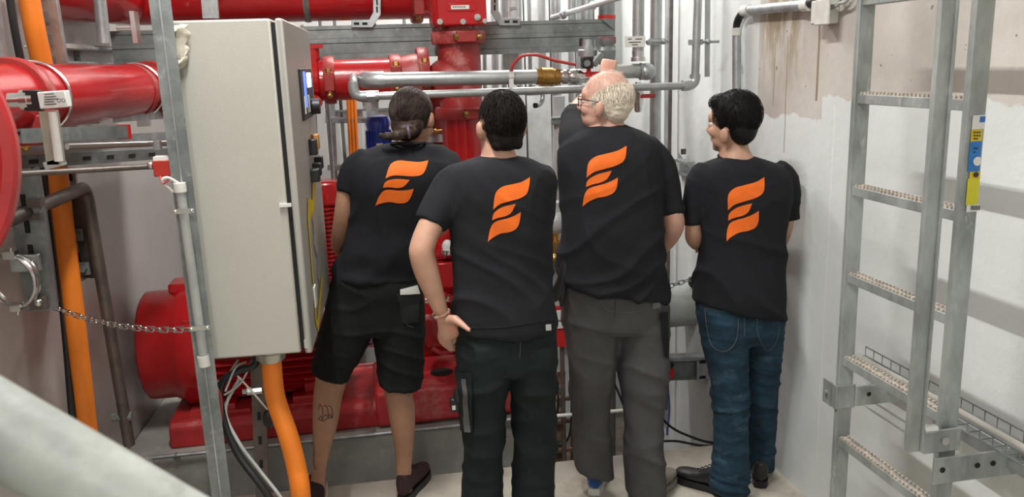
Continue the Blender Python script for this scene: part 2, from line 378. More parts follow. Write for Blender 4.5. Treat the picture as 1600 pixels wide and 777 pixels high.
# post left of the cabinet
post = thing('strut_post', 'galvanised strut post standing left of the grey cabinet', 'post', at(349, 1000, Y=2.5))
pt, pb = at(248, -60, Y=2.5), at(357, 800, Y=2.5)
pb = Vector((pb.x, 2.5, 0)); pt = Vector((pb.x-.0, 2.5, 3.5))
pt.x = at(247, 0, Y=2.5).x; pb.x = at(347, 777, Y=2.5).x
channel(pb, pt, .056, .05, (-.2, 1, 0), GALVD, 'channel', post)
MB().bar(pb+Vector((.004, -.0265, 0)), pt+Vector((.004, -.0265, 0)), .004, .003, (0, 1, 0)).build('seam', GALV, post)
MB().box((pb.x, 2.5, .006), (.15, .15, .012)).build('base_plate', GALVD, post)
pk = Vector(((pb.x+pt.x)/2, 2.5, 0))
h1 = at(212, 43, Y=2.52); MB().box(h1, (.012, .05, .085)).cyl(h1, h1-Vector((.05, 0, 0)), .008).build('bolt_plate', CHROME, post)
# conduit on the post
con = thing('conduit_pipe', 'pale grey conduit pipe clipped to the strut post beside the cabinet', 'conduit', at(320, 580, Y=2.44))
MB().tube([at(281, 292, Y=2.45), at(319, 565, Y=2.45)], .0135, 14).build('pipe', GREYM, con)
MB().cyl(at(280, 286, Y=2.45), at(282, 300, Y=2.45), .0175).build('collar', WHITE, con)
MB().cyl(at(317, 556, Y=2.45), at(320, 572, Y=2.45), .017).build('collar', WHITE, con)
for (x, y) in ((287, 330), (312, 513)):
    c = at(x, y, Y=2.43); MB().box(c, (.055, .004, .014)).ball(c+Vector((-.022, -.004, 0)), .005).ball(c+Vector((.022, -.004, 0)), .005).build('clip', CHROME, con)
cable([at(270, 300, Y=2.45), at(254, 284, Y=2.44), at(262, 278, Y=2.44), at(281, 288, Y=2.45)], .0045, 'white_wire', WHITE, 'white wire loop entering the top of the conduit on the post')
cable([at(250, 276, Y=2.46), at(255, 287, Y=2.44), at(264, 280, Y=2.44)], .003, 'red_wire', REDCAB, 'short red wire beside the white loop at the top of the conduit')
rb = thing('red_end_box', 'small red box bolted to the left side of the strut post', 'box', at(256, 275, Y=2.5))
MB().box(at(256, 262, Y=2.5), (.048, .05, .046)).build('housing', mat('red_box_paint', (.45, .03, .02), .45), rb, bevel=.003)
MB().box(at(257, 247, Y=2.5), (.052, .045, .012)).build('lid', LABEL, rb)
MB().cyl(at(246, 257, Y=2.5), at(236, 258, Y=2.5), .009, 10).ball(at(236, 258, Y=2.5), .011).build('bolt', CHROME, rb)

# second post under the cabinet
p2 = thing('cabinet_leg_post', 'slim galvanised strut behind the orange cable supporting the cabinet', 'post', at(408, 900, Y=2.8))
a_ = at(402, 560, Y=2.8); b_ = at(411, 777, Y=2.8); b2 = a_+(b_-a_)*((a_.z-.0)/(a_.z-b_.z))
channel(b2, a_, .045, .03, (0, 1, 0), BROWN, 'channel', p2, slots=.09, slot=(.012, .03))
c = at(386, 612, Y=2.78); MB().cyl(c, c+Vector((.05, 0, 0)), .013, 6).cyl(c, c-Vector((.015, 0, 0)), .008).build('bolt', CHROME, p2)
MB().ball(at(420, 655, Y=2.75), (.022, .02, .035)).build('rubber_grommet', BLACK, p2)

# ------------------------------------------------------------------ chain
def chain(a, b, sag, n, r, wire, name, label, m=CHROME):
    a, b = Vector(a), Vector(b); root = thing(name, label, 'chain', b); M = None
    prev = None
    for i in range(n):
        t = (i+.5)/n; p = a.lerp(b, t)-Vector((0, 0, sag*4*t*(1-t)))
        t2 = t+.01; d = (a.lerp(b, t2)-Vector((0, 0, sag*4*t2*(1-t2)))-p).normalized()
        s = (Vector((0, -.75, .65)) if i % 2 else Vector((0, .65, .75))); s = (s-d*s.dot(d)).normalized(); hl = (b-a).length/n*.62
        pts = []
        for k in range(14):
            q_ = 2*math.pi*k/14; cx, sy = math.cos(q_), math.sin(q_)
            pts.append(p+d*(cx*r*.8+math.copysign(max(hl-r*.8, 0), cx) if abs(cx) > .05 else 0)+s*sy*r)
        MB().tube(pts, wire, 6, closed=True).build('link', m, root)
    return root
chain(at(84, 480, X=-1.2), at(322, 513, Y=2.44), .035, 24, .0085, .0024, 'zinc_chain', 'bright zinc chain sagging from the left wall to the post clip')

# ------------------------------------------------------------------ motor and pump on the red base
AX = Vector((0, 4.42, .545)); RMT = .30
mo = thing('pump_motor', 'big red finned electric motor on the red base frame behind the cabinet', 'motor', (-.7, 4.42, .14))
cowl = MB().lathe((-1.15, AX.y, AX.z), (1, 0, 0), [(0, .20), (0, .262), (.015, .282), (.05, .285), (.14, .285), (.19, .315), (.21, .33), (.30, .335), (.305, .325), (.305, .1)], 40)
cowl.build('fan_cowl', RED, mo)
MB().box((-.90, AX.y-.02, AX.z+.315), (.19, .16, .05)).build('cowl_lug', RED, mo, bevel=.01)
MB().box((-.885, AX.y-.27, AX.z+.19), (.05, .02, .015)).build('cowl_bracket', RED, mo, bevel=.003)
MB().cyl((-.84, AX.y, AX.z), (-.22, AX.y, AX.z), .268, 40).build('stator_body', RED, mo)
for i in range(44):
    an = 2*math.pi*i/44; d = Vector((0, math.cos(an), math.sin(an))); c = AX+d*.29
    MB().bar(Vector((-.825, c.y, c.z)), Vector((-.26, c.y, c.z)), .008, .05, d).build('fin', RED, mo)
MB().lathe((-.27, AX.y, AX.z), (1, 0, 0), [(0, .31), (.04, .32), (.08, .31), (.12, .2), (.2, .12), (.24, .09)], 36).build('end_bell', RED, mo)
MB().box((-.6, AX.y, AX.z+.32), (.26, .22, .10)).build('terminal_box', RED, mo, bevel=.012)
for x in (-.78, -.34):
    for sy in (-1, 1): MB().box((x, AX.y+sy*.22, .25), (.16, .12, .07)).build('foot', RED, mo, bevel=.01)
for x in (-.80, -.32): MB().box((x, AX.y-.22, .33), (.07, .02, .2)).build('foot_rib', RED, mo)
c = at(348, 548, Y=4.12); MB().cyl(c, c+Vector((0, -.04, 0)), .012, 8).build('grease_nipple', CHROME, mo)
# base frame
bf = thing('pump_base_frame', 'long red steel base frame on the concrete plinth under the pump', 'frame', (-.15, 4.4, .1))
prof_ = [(0, 0), (0, .10), (.035, .135), (.62, .135), (.65, .10), (.65, 0)]
A = [Vector((-1.02, 4.07+y, .1+z)) for y, z in prof_]; B = [Vector((.72, 4.07+y, .1+z)) for y, z in prof_]
MB().rings([A, B]).build('side_beam', REDB, bf, bevel=.012)
MB().box((.37, 4.28, .205), (.74, .50, .19)).build('deck_plate', REDB, bf, bevel=.02)
MB().lathe((.366, 4.243, .3005), (0, 0, 1), [(0, .062), (.0015, .062)], 28).build('deck_hole', DARK, bf)
MB().box((.69, 4.07, .19), (.03, .02, .16)).build('end_web', REDB, bf)
MB().ball((.05, 4.12, .30), .016).build('grout_plug', REDB, bf)
for x in (-.78, -.34): MB().box((x, 4.2, .235), (.3, .14, .03)).build('motor_rail', REDB, bf, bevel=.004)
# coupling guard and pump body
pu = thing('main_pump', 'red cast pump with flanges between the first two men', 'pump', (.45, 4.45, .29))
MB().cyl((-.04, AX.y, AX.z+.08), (.18, AX.y, AX.z+.08), .13, 28).build('coupling_guard', GREYM, pu)
MB().lathe((.16, AX.y+.2, AX.z+.08), (1, 0, 0), [(0, .10), (.02, .15), (.08, .24), (.2, .27), (.32, .24), (.40, .15), (.42, .11), (.55, .09)], 36).build('volute', RED, pu)
MB().box((.42, 4.68, .26), (.42, .26, .30)).build('pump_foot', RED, pu, bevel=.01)
for x0, x1, y0, y1, dd, nm in ((683, 712, 412, 450, .05, 'bearing_housing'), (664, 716, 500, 540, .06, 'seal_block')):
    a, b = at(x0, y0, Y=4.1), at(x1, y1, Y=4.1)
    MB().box((a+b)/2+Vector((0, .05, 0)), (abs(b.x-a.x), .1, abs(a.z-b.z))).build(nm, RED, pu, bevel=.008)
MB().cyl(at(664, 470, Y=4.15), at(715, 466, Y=4.15), .022).build('shaft', CHROME, pu)
for i in range(9):
    c = at(696+(i % 3)*9, 462+(i//3)*30+(i % 2)*6, Y=4.0); MB().hexn(c, (0, 1, .2), .013, .03).build('bolt', RED, pu)
MB().tube(spline([at(676, 545, Y=4.0), at(690, 552, Y=4.0), at(708, 548, Y=4.0)]), .012).ball(at(697, 541, Y=3.98), .013).ball(at(706, 549, Y=3.98), .013).build('drain_line', REDB, pu)
MB().lathe(at(697, 392, Y=4.25), (0, 0, 1), [(-.02, .11), (.0, .12), (.025, .12), (.025, .07), (.05, .07)], 28).build('suction_flange', RED, pu)
MB().lathe(at(700, 412, Y=4.25), (0, 0, 1), [(-.02, .13), (.015, .13)], 28).build('flange_ring', RED, pu)
MB().tube(spline([at(712, 330, Y=4.3), at(697, 352, Y=4.3), at(688, 378, Y=4.3), at(688, 400, Y=4.3)]), .07, 18).build('suction_bend', RED, pu)
MB().ball(at(699, 385, Y=4.12), (.028, .02, .035)).build('gauge', WHITE, pu)
MB().cyl(at(700, 397, Y=4.12), at(700, 390, Y=4.12), .035).build('gauge_ring', CHROME, pu)
MB().box(at(590, 530, Y=4.66), (.20, .02, .09)).build('name_plate', LABEL, pu)
# text-like ring marks on the plate glimpsed between the shorts
for i, (x, y) in enumerate(((578, 535), (587, 533))):
    MB().torus(at(x, y, Y=4.64), (0, 1, 0), .014, .005, 14, 6, 20, 300).build('plate_mark', mat('purple_print', (.08, .03, .25), .5), pu)
MB().box(at(640, 540, Y=5.2), (1.2, .05, .42)).build('rear_shield', GREYM, pu)

# ------------------------------------------------------------------ big red pipes
def clampring(mb, c, d, r, w=.045):
    return mb.lathe(Vector(c)-Vector(d).normalized()*w/2, d, [(0, r*.98), (0, r*1.13), (w*.2, r*1.17), (w*.8, r*1.17), (w, r*1.13), (w, r*.98)], 32)
def coupling(name, c, d, r, parent, m=REDD, side=(0, -1, 0), w=.055):
    o = clampring(MB(), c, d, r, w).build(name, m, parent)
    d = Vector(d).normalized(); s = Vector(side).normalized(); t = d.cross(s)
    k = Vector(c)+s*r*1.17
    MB().box(k, (abs(t.x)*.09+abs(d.x)*w*.9+abs(s.x)*.05, abs(t.y)*.09+abs(d.y)*w*.9+abs(s.y)*.05, abs(t.z)*.09+abs(d.z)*w*.9+abs(s.z)*.05)).build('lug', m, o, bevel=.006)
    MB().cyl(k-t*.065+s*.015, k+t*.065+s*.015, .011, 10).ball(k+t*.065+s*.015, .015, 8, 6).hexn(k-t*.055+s*.015, t, .016, .02).build('bolt', BRASS, o)
    return o
YR = 4.28
rx = (at(685, 120, Y=YR).x+at(752, 120, Y=YR).x)/2+.0
ris = thing('red_riser_pipe', 'vertical dusty red riser pipe behind the two men on the left', 'pipe', (rx, YR, .6))
MB().cyl((rx, YR, 1.68), (rx, YR, 2.10), .109, 36).build('upper_pipe', REDD, ris)
MB().cyl((rx, YR, .62), (rx, YR, 1.70), .106, 36).build('lower_pipe', RED, ris)
zc1, zc2 = at(720, 58, Y=YR-.1).z, at(715, 178, Y=YR-.1).z
coupling('coupling', (rx, YR, zc1), (0, 0, 1), .118, ris, side=(.15, -1, 0), w=.06)
coupling('coupling', (rx, YR, zc2), (0, 0, 1), .118, ris, side=(.35, -1, 0), w=.06)
zb = at(720, 124, Y=YR).z
MB().ball((rx-.03, YR-.0, zb), (.15, .118, .118), 28, 16).build('tee_body', REDD, ris)
# gear box of the butterfly valve above
gbz = at(720, 40, Y=YR-.14).z
gb = thing('red_gearbox', 'bright red valve gearbox with bolt heads and a white nameplate atop the riser', 'gearbox', (rx+.01, YR-.05, gbz))
MB().box((rx+.005, YR-.06, gbz+.155), (.245, .18, .31)).build('housing', RED, gb, bevel=.01)
MB().box((rx-.11, YR-.01, gbz+.155), (.05, .2, .31)).build('side_housing', RED, gb, bevel=.02)
MB().lathe((rx, YR, gbz-.045), (0, 0, 1), [(0, .10), (.02, .085), (.05, .085)], 30).build('neck', RED, gb)
fy = YR-.152
def gp_(x, y): return at(x, y, Y=fy)
a, b = gp_(699, 5), gp_(744, 17); MB().box((a+b)/2, (abs(b.x-a.x), .006, abs(b.z-a.z))).build('plate_frame', RED, gb, bevel=.002)
a, b = gp_(704.5, 8.5), gp_(733, 14); pl_ = MB().box((a+b)/2-Vector((0, .004, 0)), (abs(b.x-a.x), .004, abs(b.z-a.z))).build('name_plate', LABEL, gb)
for k in range(7): MB().box(gp_(708+k*3, 11)-Vector((0, .0065, 0)), (.005, .001, .007)).build('print', PRINT, pl_)
for (x, y, r_) in ((687, 34, 8), (723, 34, 8), (745.5, 27, 9), (757, 33, 7)):
    MB().cyl(gp_(x, y), gp_(x, y)-Vector((0, .014, 0)), r_*.0017, 20).cyl(gp_(x, y)-Vector((0, .014, 0)), gp_(x, y)-Vector((0, .02, 0)), r_*.001, 6).build('bolt', GREYM if r_ == 9 else CHROME, gb)
# horizontal branch
br = thing('red_branch_pipe', 'glossy red branch pipe with couplings running left from the riser', 'pipe', (.1, YR, 1.75))
zb2 = at(560, 124, Y=YR).z
def bx(px): return at(px, 124, Y=YR).x
MB().cyl((bx(505), YR, zb2), (bx(622), YR, zb2), .1, 36).build('pipe', RED, br)
MB().lathe((bx(612), YR, zb2), (1, 0, 0), [(0, .1), (.03, .1), (.05, .105), (.1, .116), (.16, .118)], 32).build('reducer', REDD, br)
for px, m, r_ in ((515, REDD, .1), (618, REDD, .1), (661, REDD, .118)):
    coupling('coupling', (bx(px), YR, zb2+(0 if r_ < .11 else .01)), (1, 0, 0), r_, br, m, side=(0, -1, -.05 if px == 515 else .1))
MB().lathe((bx(478), YR, zb2), (1, 0, 0), [(0, .09), (.0, .115), (.03, .115), (.035, .09), (.06, .085), (.07, .1), (.1, .1)], 32).build('valve_body', RED, br)
MB().cyl((bx(491), YR, zb2+.08), (bx(491), YR, zb2+.17), .036).box((bx(491), YR, zb2+.165), (.11, .08, .02)).build('valve_neck', RED, br)
c = at(492, 160, Y=YR-.08); MB().cyl(c+Vector((0, .1, 0)), c, .035).build('valve_boss', RED, br)
MB().cyl(c, c-Vector((0, .01, 0)), .018).build('plug', CHROME, br)
MB().cyl(at(455, 124, Y=YR), at(482, 124, Y=YR), .1, 30).build('pipe_stub', RED, br)
# top header
hd = thing('red_header_pipe', 'large glossy red header pipe running along the top of the picture on the strut beam', 'pipe', (.0, 4.02, 2.15))
YH = 4.6; hz = at(560, 33, Y=YH-.02).z+.155; rH = .15
hx0, hx1 = at(262, 0, Y=YH).x, at(685, 0, Y=YH).x
MB().cyl((hx0-.12, YH, hz), (hx1-.05, YH, hz), rH, 40).build('pipe', RED, hd)
e0 = Vector((hx0-.10, YH, hz)); e1 = at(60, -60, Y=3.75)
MB().tube([e0, e0+Vector((-.06, -.01, .0)), e0+Vector((-.10, -.05, 0)), Vector((e1.x-.1, e1.y, hz))], rH, 36).build('elbow_run', RED, hd)
coupling('coupling', (at(650, 10, Y=YH).x, YH, hz), (1, 0, 0), rH, hd, side=(0, -1, -.6), w=.06)
MB().lathe((at(662, 10, Y=YH).x, YH, hz), (1, 0, 0), [(0, rH), (.06, rH), (.09, .12)], 32).build('end_piece', REDD, hd)
x_ = at(480, 10, Y=YH).x; MB().torus((x_, YH, hz), (1, 0, 0), rH+.004, .005, 32, 4).lathe((x_-.015, YH, hz), (1, 0, 0), [(0, rH), (0, rH+.004), (.03, rH+.004), (.03, rH)], 36).build('pipe_clamp', GALVD, hd)

# strut beam under it
YBM = 4.44; bz = at(720, 61, Y=4.41).z
bm_ = thing('strut_beam', 'long horizontal galvanised strut beam crossing above the men', 'beam', (.1, YBM, bz-.085))
xb0, xb1 = at(172, 56, Y=4.41).x, at(961, 50, Y=4.41).x
H2 = .083
pr = [(-.03, -H2), (.03, -H2), (.03, H2), (-.03, H2), (-.03, H2-.018), (-.024, H2-.02), (-.024, .022), (-.03, .018), (-.03, -.002), (-.024, -.006), (-.024, -H2+.03), (-.03, -H2+.026)]
bb = MB(); n = len(pr)
bb.add([Vector((x, YBM+y, bz+z)) for x in (xb0, xb1) for y, z in pr], [tuple(range(n)), tuple(range(2*n-1, n-1, -1))]+[(i, (i+1) % n, (i+1) % n+n, i+n) for i in range(n)])
bb.build('channel', GALVD, bm_, sharp=20)
for i in range(3): MB().ball((at(352+i*12+420, 30, Y=4.43).x, 4.43, bz+H2), .009, 8, 5).build('bolt', CHROME, bm_)
for px in (440, 455, 471, 553, 570, 585): MB().ball((at(px, 30, Y=4.43).x, 4.43, bz+H2), .009, 8, 5).build('bolt', CHROME, bm_)
def bracket(px, py, flip, label):
    r0 = thing('angle_bracket', label, 'bracket', at(px, py, Y=4.39)); s = -1 if flip else 1
    def P(x, y): return at(px+s*x, py+y, Y=4.392)
    poly = [(0, 0), (0, -12), (28, -12), (34, -24), (34, -70), (46, -70), (46, -20), (33, 0)]
    v = [P(*p) for p in poly]; n = len(v)
    MB().add(v+[p+Vector((0, .014, 0)) for p in v], [tuple(range(n)), tuple(range(2*n-1, n-1, -1))]+[(i, (i+1) % n, (i+1) % n+n, i+n) for i in range(n)]).build('plate', GALV, r0, bevel=.002)
    for x, y in ((8, -6), (21, -6), (40, -28), (40, -40), (40, -52)):
        w_, h_ = (.026, .012) if y == -6 else (.008, .03)
        MB().box(P(x, y)-Vector((0, .001, 0)), (w_, .003, h_)).build('slot', DARK, r0)
bracket(549, 43, False, 'galvanised angle bracket bolted on the beam left of the red gearbox')
bracket(813, 40, True, 'galvanised angle bracket bolted on the beam right of the red gearbox')
p3 = thing('hanger_strut', 'short galvanised strut hanging in front of the red header above the cabinet', 'strut', at(328, 28, Y=4.36))
channel(at(330, 29, Y=4.37), at(320, -90, Y=4.37), .075, .03, (0, 1, 0), GALV, 'channel', p3)
pv = MB().cyl(at(163, 68, Y=3.72), at(146, -90, Y=3.72), .025).build('vertical_hanger_pipe', GALV, None, 'vertical grey pipe in front of the red header at upper left', 'pipe')
# ------------------------------------------------------------------ galvanised water pipes
YG = 3.95
gp1 = thing('drain_test_pipe', 'thick galvanised pipe passing in front of the red branch and riser', 'pipe', at(700, 130, Y=YG))
a, b = at(590, 125, Y=YG), at(838, 120, Y=YG)
rg = .034
MB().tube(elbow(a+Vector((-.055, .13, 0)), a+Vector((-.055, 0, 0)), a)+[b], rg, 24).build('pipe', PIPE, gp1)
MB().tube(elbow(a+Vector((-.056, .09, 0)), a+Vector((-.056, 0, 0)), a+Vector((.03, 0, 0))), rg*1.15, 24).build('elbow_fitting', PIPE, gp1)
c = at(590, 140, Y=YG)
d_ = (at(873, 120, Y=YG)-b).normalized()
un = thing('brass_coupling', 'brass hexagonal check valve on the thick galvanised pipe', 'valve', at(855, 130, Y=YG))
L_ = (at(874, 120, Y=YG)-b).length
MB().lathe(b, d_, [(0, .038), (.02, .038), (.025, .044), (L_*.7, .044), (L_*.75, .038), (L_, .038)], 28).build('body', BRASS, un)
MB().cyl(b, b+d_*.022, .043, 6).cyl(b+d_*(L_-.025), b+d_*L_, .043, 6).build('hex_end', BRASS, un)
bv = thing('ball_valve', 'steel ball valve with a red lever next to the old man raised hand', 'valve', at(895, 130, Y=YG))
s0 = b+d_*L_
MB().lathe(s0, d_, [(0, .028), (.012, .028), (.012, .036), (.03, .036), (.03, .024), (.042, .024), (.05, .036), (.065, .04), (.10, .04), (.115, .03), (.15, .03)], 24).build('body', CHROME, bv)
MB().cyl(s0+d_*.03, s0+d_*.04, .04, 6).build('hex_nut', CHROME, bv)
lv0 = s0+d_*.14+Vector((0, -.02, .0))
MB().box(lv0+Vector((.03, -.0, .01)), (.10, .02, .028)).build('lever', REDCAP, bv, bevel=.004)
MB().cyl(lv0+Vector((0, 0, 0)), lv0+Vector((0, 0, .09)), .012).build('stem', REDCAP, bv)
MB().box(at(917, 98, Y=YG-.04), (.055, .04, .055)).build('actuator_box', BLACK, bv, bevel=.004)
MB().lathe(at(917, 99, Y=YG-.062), (0, -1, 0), [(0, .016), (.006, .016)], 20).build('actuator_cap', GALVD, bv)
cable([at(799, 116, Y=3.92), at(801, 103, Y=3.9), at(815, 88, Y=3.88), at(838, 86, Y=3.86), at(865, 94, Y=3.87), at(888, 99, Y=3.88), at(899, 101, Y=3.9)], .0075, 'red_air_hose', mat('red_hose_rubber', (.5, .05, .05), .4), 'red hose arching over the thick pipe to the ball valve', 'hose')
cable([at(803, 130, Y=3.92), at(815, 137, Y=3.91), at(836, 134, Y=3.91)], .002, 'thin_black_wire', BLACK, 'thin dark wire drooping under the thick pipe by the tie')
tie = MB()
tie.box(at(799, 128, Y=YG-.038), (.022, .004, .11)).box(at(799, 113, Y=YG-.02), (.022, .05, .006)).box(at(799, 118, Y=YG-.038), (.026, .012, .02))
tie.build('pipe_strap', WHITE, None, 'white strap fixed around the thick galvanised pipe', 'strap')
# line below
YL = 3.88
lp = thing('air_line_pipe', 'thin galvanised pipe line running the whole width behind the heads', 'pipe', at(800, 145, Y=YL))
q0, q1 = at(560, 151, Y=YL), at(1072, 134, Y=YL)
MB().cyl(q0, q1, .0185, 18).build('pipe', PIPE, lp)
el0 = at(549, 133, Y=YL); MB().tube(elbow(at(552, 128, Y=YL), at(550, 150, Y=YL), at(566, 151, Y=YL)), .024, 16).build('elbow_fitting', PIPE, lp)
MB().tube(elbow(at(552, 134, Y=YL), at(552, 120, Y=YL), at(552, 120, Y=YL+.3)), .019, 14).build('inlet_bend', PIPE, lp)
MB().cyl(at(573, 151, Y=YL), at(586, 150.5, Y=YL), .031, 6).cyl(at(564, 151, Y=YL), at(592, 150, Y=YL), .026, 14).build('union_nut', PIPE, lp)
eb = [at(1066, 134, Y=YL)]+elbow(at(1072, 134, Y=YL), at(1086, 133, Y=YL), at(1086, 120, Y=YL))+[at(1086, 116, Y=YL)]
MB().tube(eb, .026, 16).build('elbow_fitting', PIPE, lp)
MB().cyl(at(1086, 125, Y=YL), at(1092, -40, Y=YL), .02, 16).build('riser', PIPE, lp)
rtx = at(1087, 66, Y=YL)
MB().box(rtx, (.07, .02, .025)).cyl(rtx, rtx+Vector((.12, 0, 0)), .007).ball(rtx+Vector((.06, -.01, 0)), .014).build('pipe_clamp', GALV, lp)
MB().cyl(at(1105, 120, Y=4.05), at(1106, -40, Y=4.05), .014, 10).build('parallel_pipe', PIPE, lp)
# vertical pipes right of the old man
vp = thing('vertical_feed_pipe', 'vertical galvanised pipe with a white label and an elbow fitting behind the old man', 'pipe', at(1000, 110, Y=YG))
YV = 4.02
MB().cyl(at(997, 92, Y=YV), at(998, -60, Y=YV), .029, 20).build('pipe', PIPE, vp)
MB().lathe(at(997, 96, Y=YV), (0, 0, 1), [(0, .036), (.02, .036), (.022, .03), (.05, .031)], 20).build('union', CHROME, vp)
MB().tube([at(955, 113, Y=YV), at(985, 111, Y=YV)]+elbow(at(985, 111, Y=YV), at(1016, 111, Y=YV), at(1016, 111, Y=YV)+Vector((.01, .09, 0))), .036, 20).build('elbow_fitting', PIPE, vp)
MB().ball(at(1010, 112, Y=YV), (.05, .045, .043)).torus(at(1001, 112, Y=YV), (1, 0, 0), .038, .006, 20, 6).build('tee_body', PIPE, vp)
a, b = at(976, 57, Y=YV-.04), at(1008, 73, Y=YV-.04)
lb = MB().box((a+b)/2, (abs(b.x-a.x), .003, abs(a.z-b.z))).build('label_plate', LABEL, vp)
for (x, y, w_) in ((984, 61, .02), (998, 61, .035), (992, 66, .06), (992, 70, .03)): MB().box(at(x, y, Y=YV-.0425), (w_, .001, .004)).build('print_line', PRINT, lb)
dv = thing('small_drain_valve', 'small chrome tap with a dark red lever below the elbow', 'valve', at(995, 165, Y=YV))
MB().lathe(at(997, 128, Y=YV), (0, 0, -1), [(0, .015), (.03, .015), (.04, .028), (.06, .028), (.07, .024), (.10, .026), (.12, .02), (.14, .02), (.15, .014)], 16).build('body', CHROME, dv)
MB().box(at(1012, 150, Y=YV-.02), (.08, .012, .02)).build('lever', mat('dark_red_lever', (.35, .02, .02), .4), dv, bevel=.003)
v2 = thing('wall_riser_pipe', 'taller vertical galvanised pipe beside the labelled pipe', 'pipe', at(1020, 600, Y=4.2))
MB().cyl(at(1026, -60, Y=4.15), at(1020, 620, Y=4.15), .030, 20).build('pipe', PIPE, v2)
c = at(1025, 65, Y=4.11); MB().box(c, (.085, .04, .03)).cyl(c+Vector((-.05, -.02, 0)), c+Vector((.06, -.02, 0)), .009).ball(c+Vector((-.045, -.02, 0)), .018).ball(c+Vector((.035, -.02, 0)), .016).build('pipe_clamp', GALV, v2)
MB().cyl(at(1050, -60, Y=4.6), at(1041, 640, Y=4.6), .011, 10).build('thin_brown_pipe', BROWN, None, 'thin dark vertical pipe in the corner right of the tall pipes', 'pipe')
MB().box((1.84, 4.72, 1.4), (.03, .05, 3.6)).build('corner_post', GALV, None, 'narrow galvanised corner profile standing at the end of the right wall', 'post')
# valve cluster the old man works on
vc = thing('valve_cluster', 'grey angle valve assembly with a red ring hanging below the beam end', 'valve', at(930, 110, Y=4.1))
MB().cyl(at(918, 92, Y=4.15), at(919, 62, Y=4.15), .036, 20).build('pipe_stub', PIPE, vc)
MB().lathe(at(918, 88, Y=4.15), (0, 0, 1), [(0, .05), (.03, .052), (.035, .045), (.05, .045)], 20).build('clamp_ring', PIPE, vc)
MB().cyl(at(950, 68, Y=4.1), at(950, 58, Y=4.1), .04, 20).build('red_ring', mat('red_ring', (.4, .04, .03), .5), vc)
MB().lathe(at(949, 98, Y=4.1), (0, 0, 1), [(0, .03), (.02, .04), (.06, .043), (.08, .03), (.1, .043), (.12, .043)], 20).build('valve_bonnet', GALVD, vc)
MB().box(at(934, 93, Y=4.0), (.03, .03, .07), Matrix.Rotation(R(40), 4, 'Y')).box(at(942, 100, Y=4.0), (.025, .03, .06), Matrix.Rotation(R(-35), 4, 'Y')).build('lever_joint', GALVD, vc, bevel=.004)
MB().cyl(at(908, 78, Y=4.15), at(908, 60, Y=4.15), .01).build('rod', BLACK, vc)

# ------------------------------------------------------------------ background pipes and panels
pan = MB()
root = thing('white_sheet_panel', 'tall white sheet metal panels on the back wall behind the riser', 'panel', (.9, 5.6, 0))
xs = [at(v, 200, Y=5.5).x for v in (756, 800, 826, 866, 905, 962)]
for i in range(5): MB().box(((xs[i]+xs[i+1])/2, 5.58, 1.2), (xs[i+1]-xs[i]-.012, .06, 2.6)).build('panel', mat('panel_white_%d' % i, (.60+.04*(i % 2), .62+.04*(i % 2), .61+.04*(i % 2)), .45), root, bevel=.006)
YB2 = 5.0
bgp = [(772, -20, 776, 300, .022), (786, -20, 788, 140, .016), (845, -20, 848, 142, .026), (868, -20, 870, 150, .03), (892, -20, 893, 160, .02), (811, -20, 813, 140, .014), (756, -20, 760, 330, .012), (826, -20, 829, 138, .012), (905, -20, 905, 200, .02)]
bgp.sort()
for i, (x0, y0, x1, y1, r_) in enumerate(bgp):
    MB().cyl(at(x0, y0, Y=YB2+.04*(i % 3)), at(x1, y1, Y=YB2+.04*(i % 3)), r_, 12).build('background_pipe', WPIPE if i % 2 else GALV, None, ('leftmost', 'second', 'third', 'fourth', 'fifth', 'sixth', 'seventh', 'eighth', 'rightmost')[i]+' of the thin vertical pipes before the white panels, counted from the riser', 'pipe', 'vertical pipes before the back panels')
big = thing('large_vertical_pipe', 'wide vertical grey pipe behind the second man and the older man', 'pipe', at(868, 500, Y=4.6))
MB().cyl(at(873, 150, Y=4.62), at(871, 700, Y=4.62), .036, 20).build('pipe', WPIPE, big)
for y in (190, 285): c = at(874, y, Y=4.58); MB().box(c, (.09, .05, .03)).cyl(c+Vector((-.05, -.02, .02)), c+Vector((.05, -.02, .02)), .01).build('clamp', GALVD, big, bevel=.004)
sp = thing('small_spout', 'small grey elbow spout hanging below the thin pipe line', 'spout', at(850, 165, Y=3.95))
MB().tube(elbow(at(848, 148, Y=3.98), at(849, 164, Y=3.98), at(838, 165, Y=3.92), 6), .011, 12).build('bend', PIPE, sp)
MB().box(at(836, 147, Y=3.98), (.08, .02, .012)).build('plate', GALVD, sp)
MB().cyl(at(838, 165, Y=3.92), at(835, 165, Y=3.915), .0125).build('cap', DARK, sp)
sl = thing('slanting_pipe', 'pale slanting pipe crossing above the beam to the right', 'pipe', at(880, 25, Y=4.5))
MB().cyl(at(862, 28, Y=4.6), at(975, -6, Y=4.2), .015).build('pipe', WPIPE, sl)
for x, y in ((880, 23), (926, 9)): MB().ball(at(x, y, Y=4.42), .024).build('joint', GALV, sl)
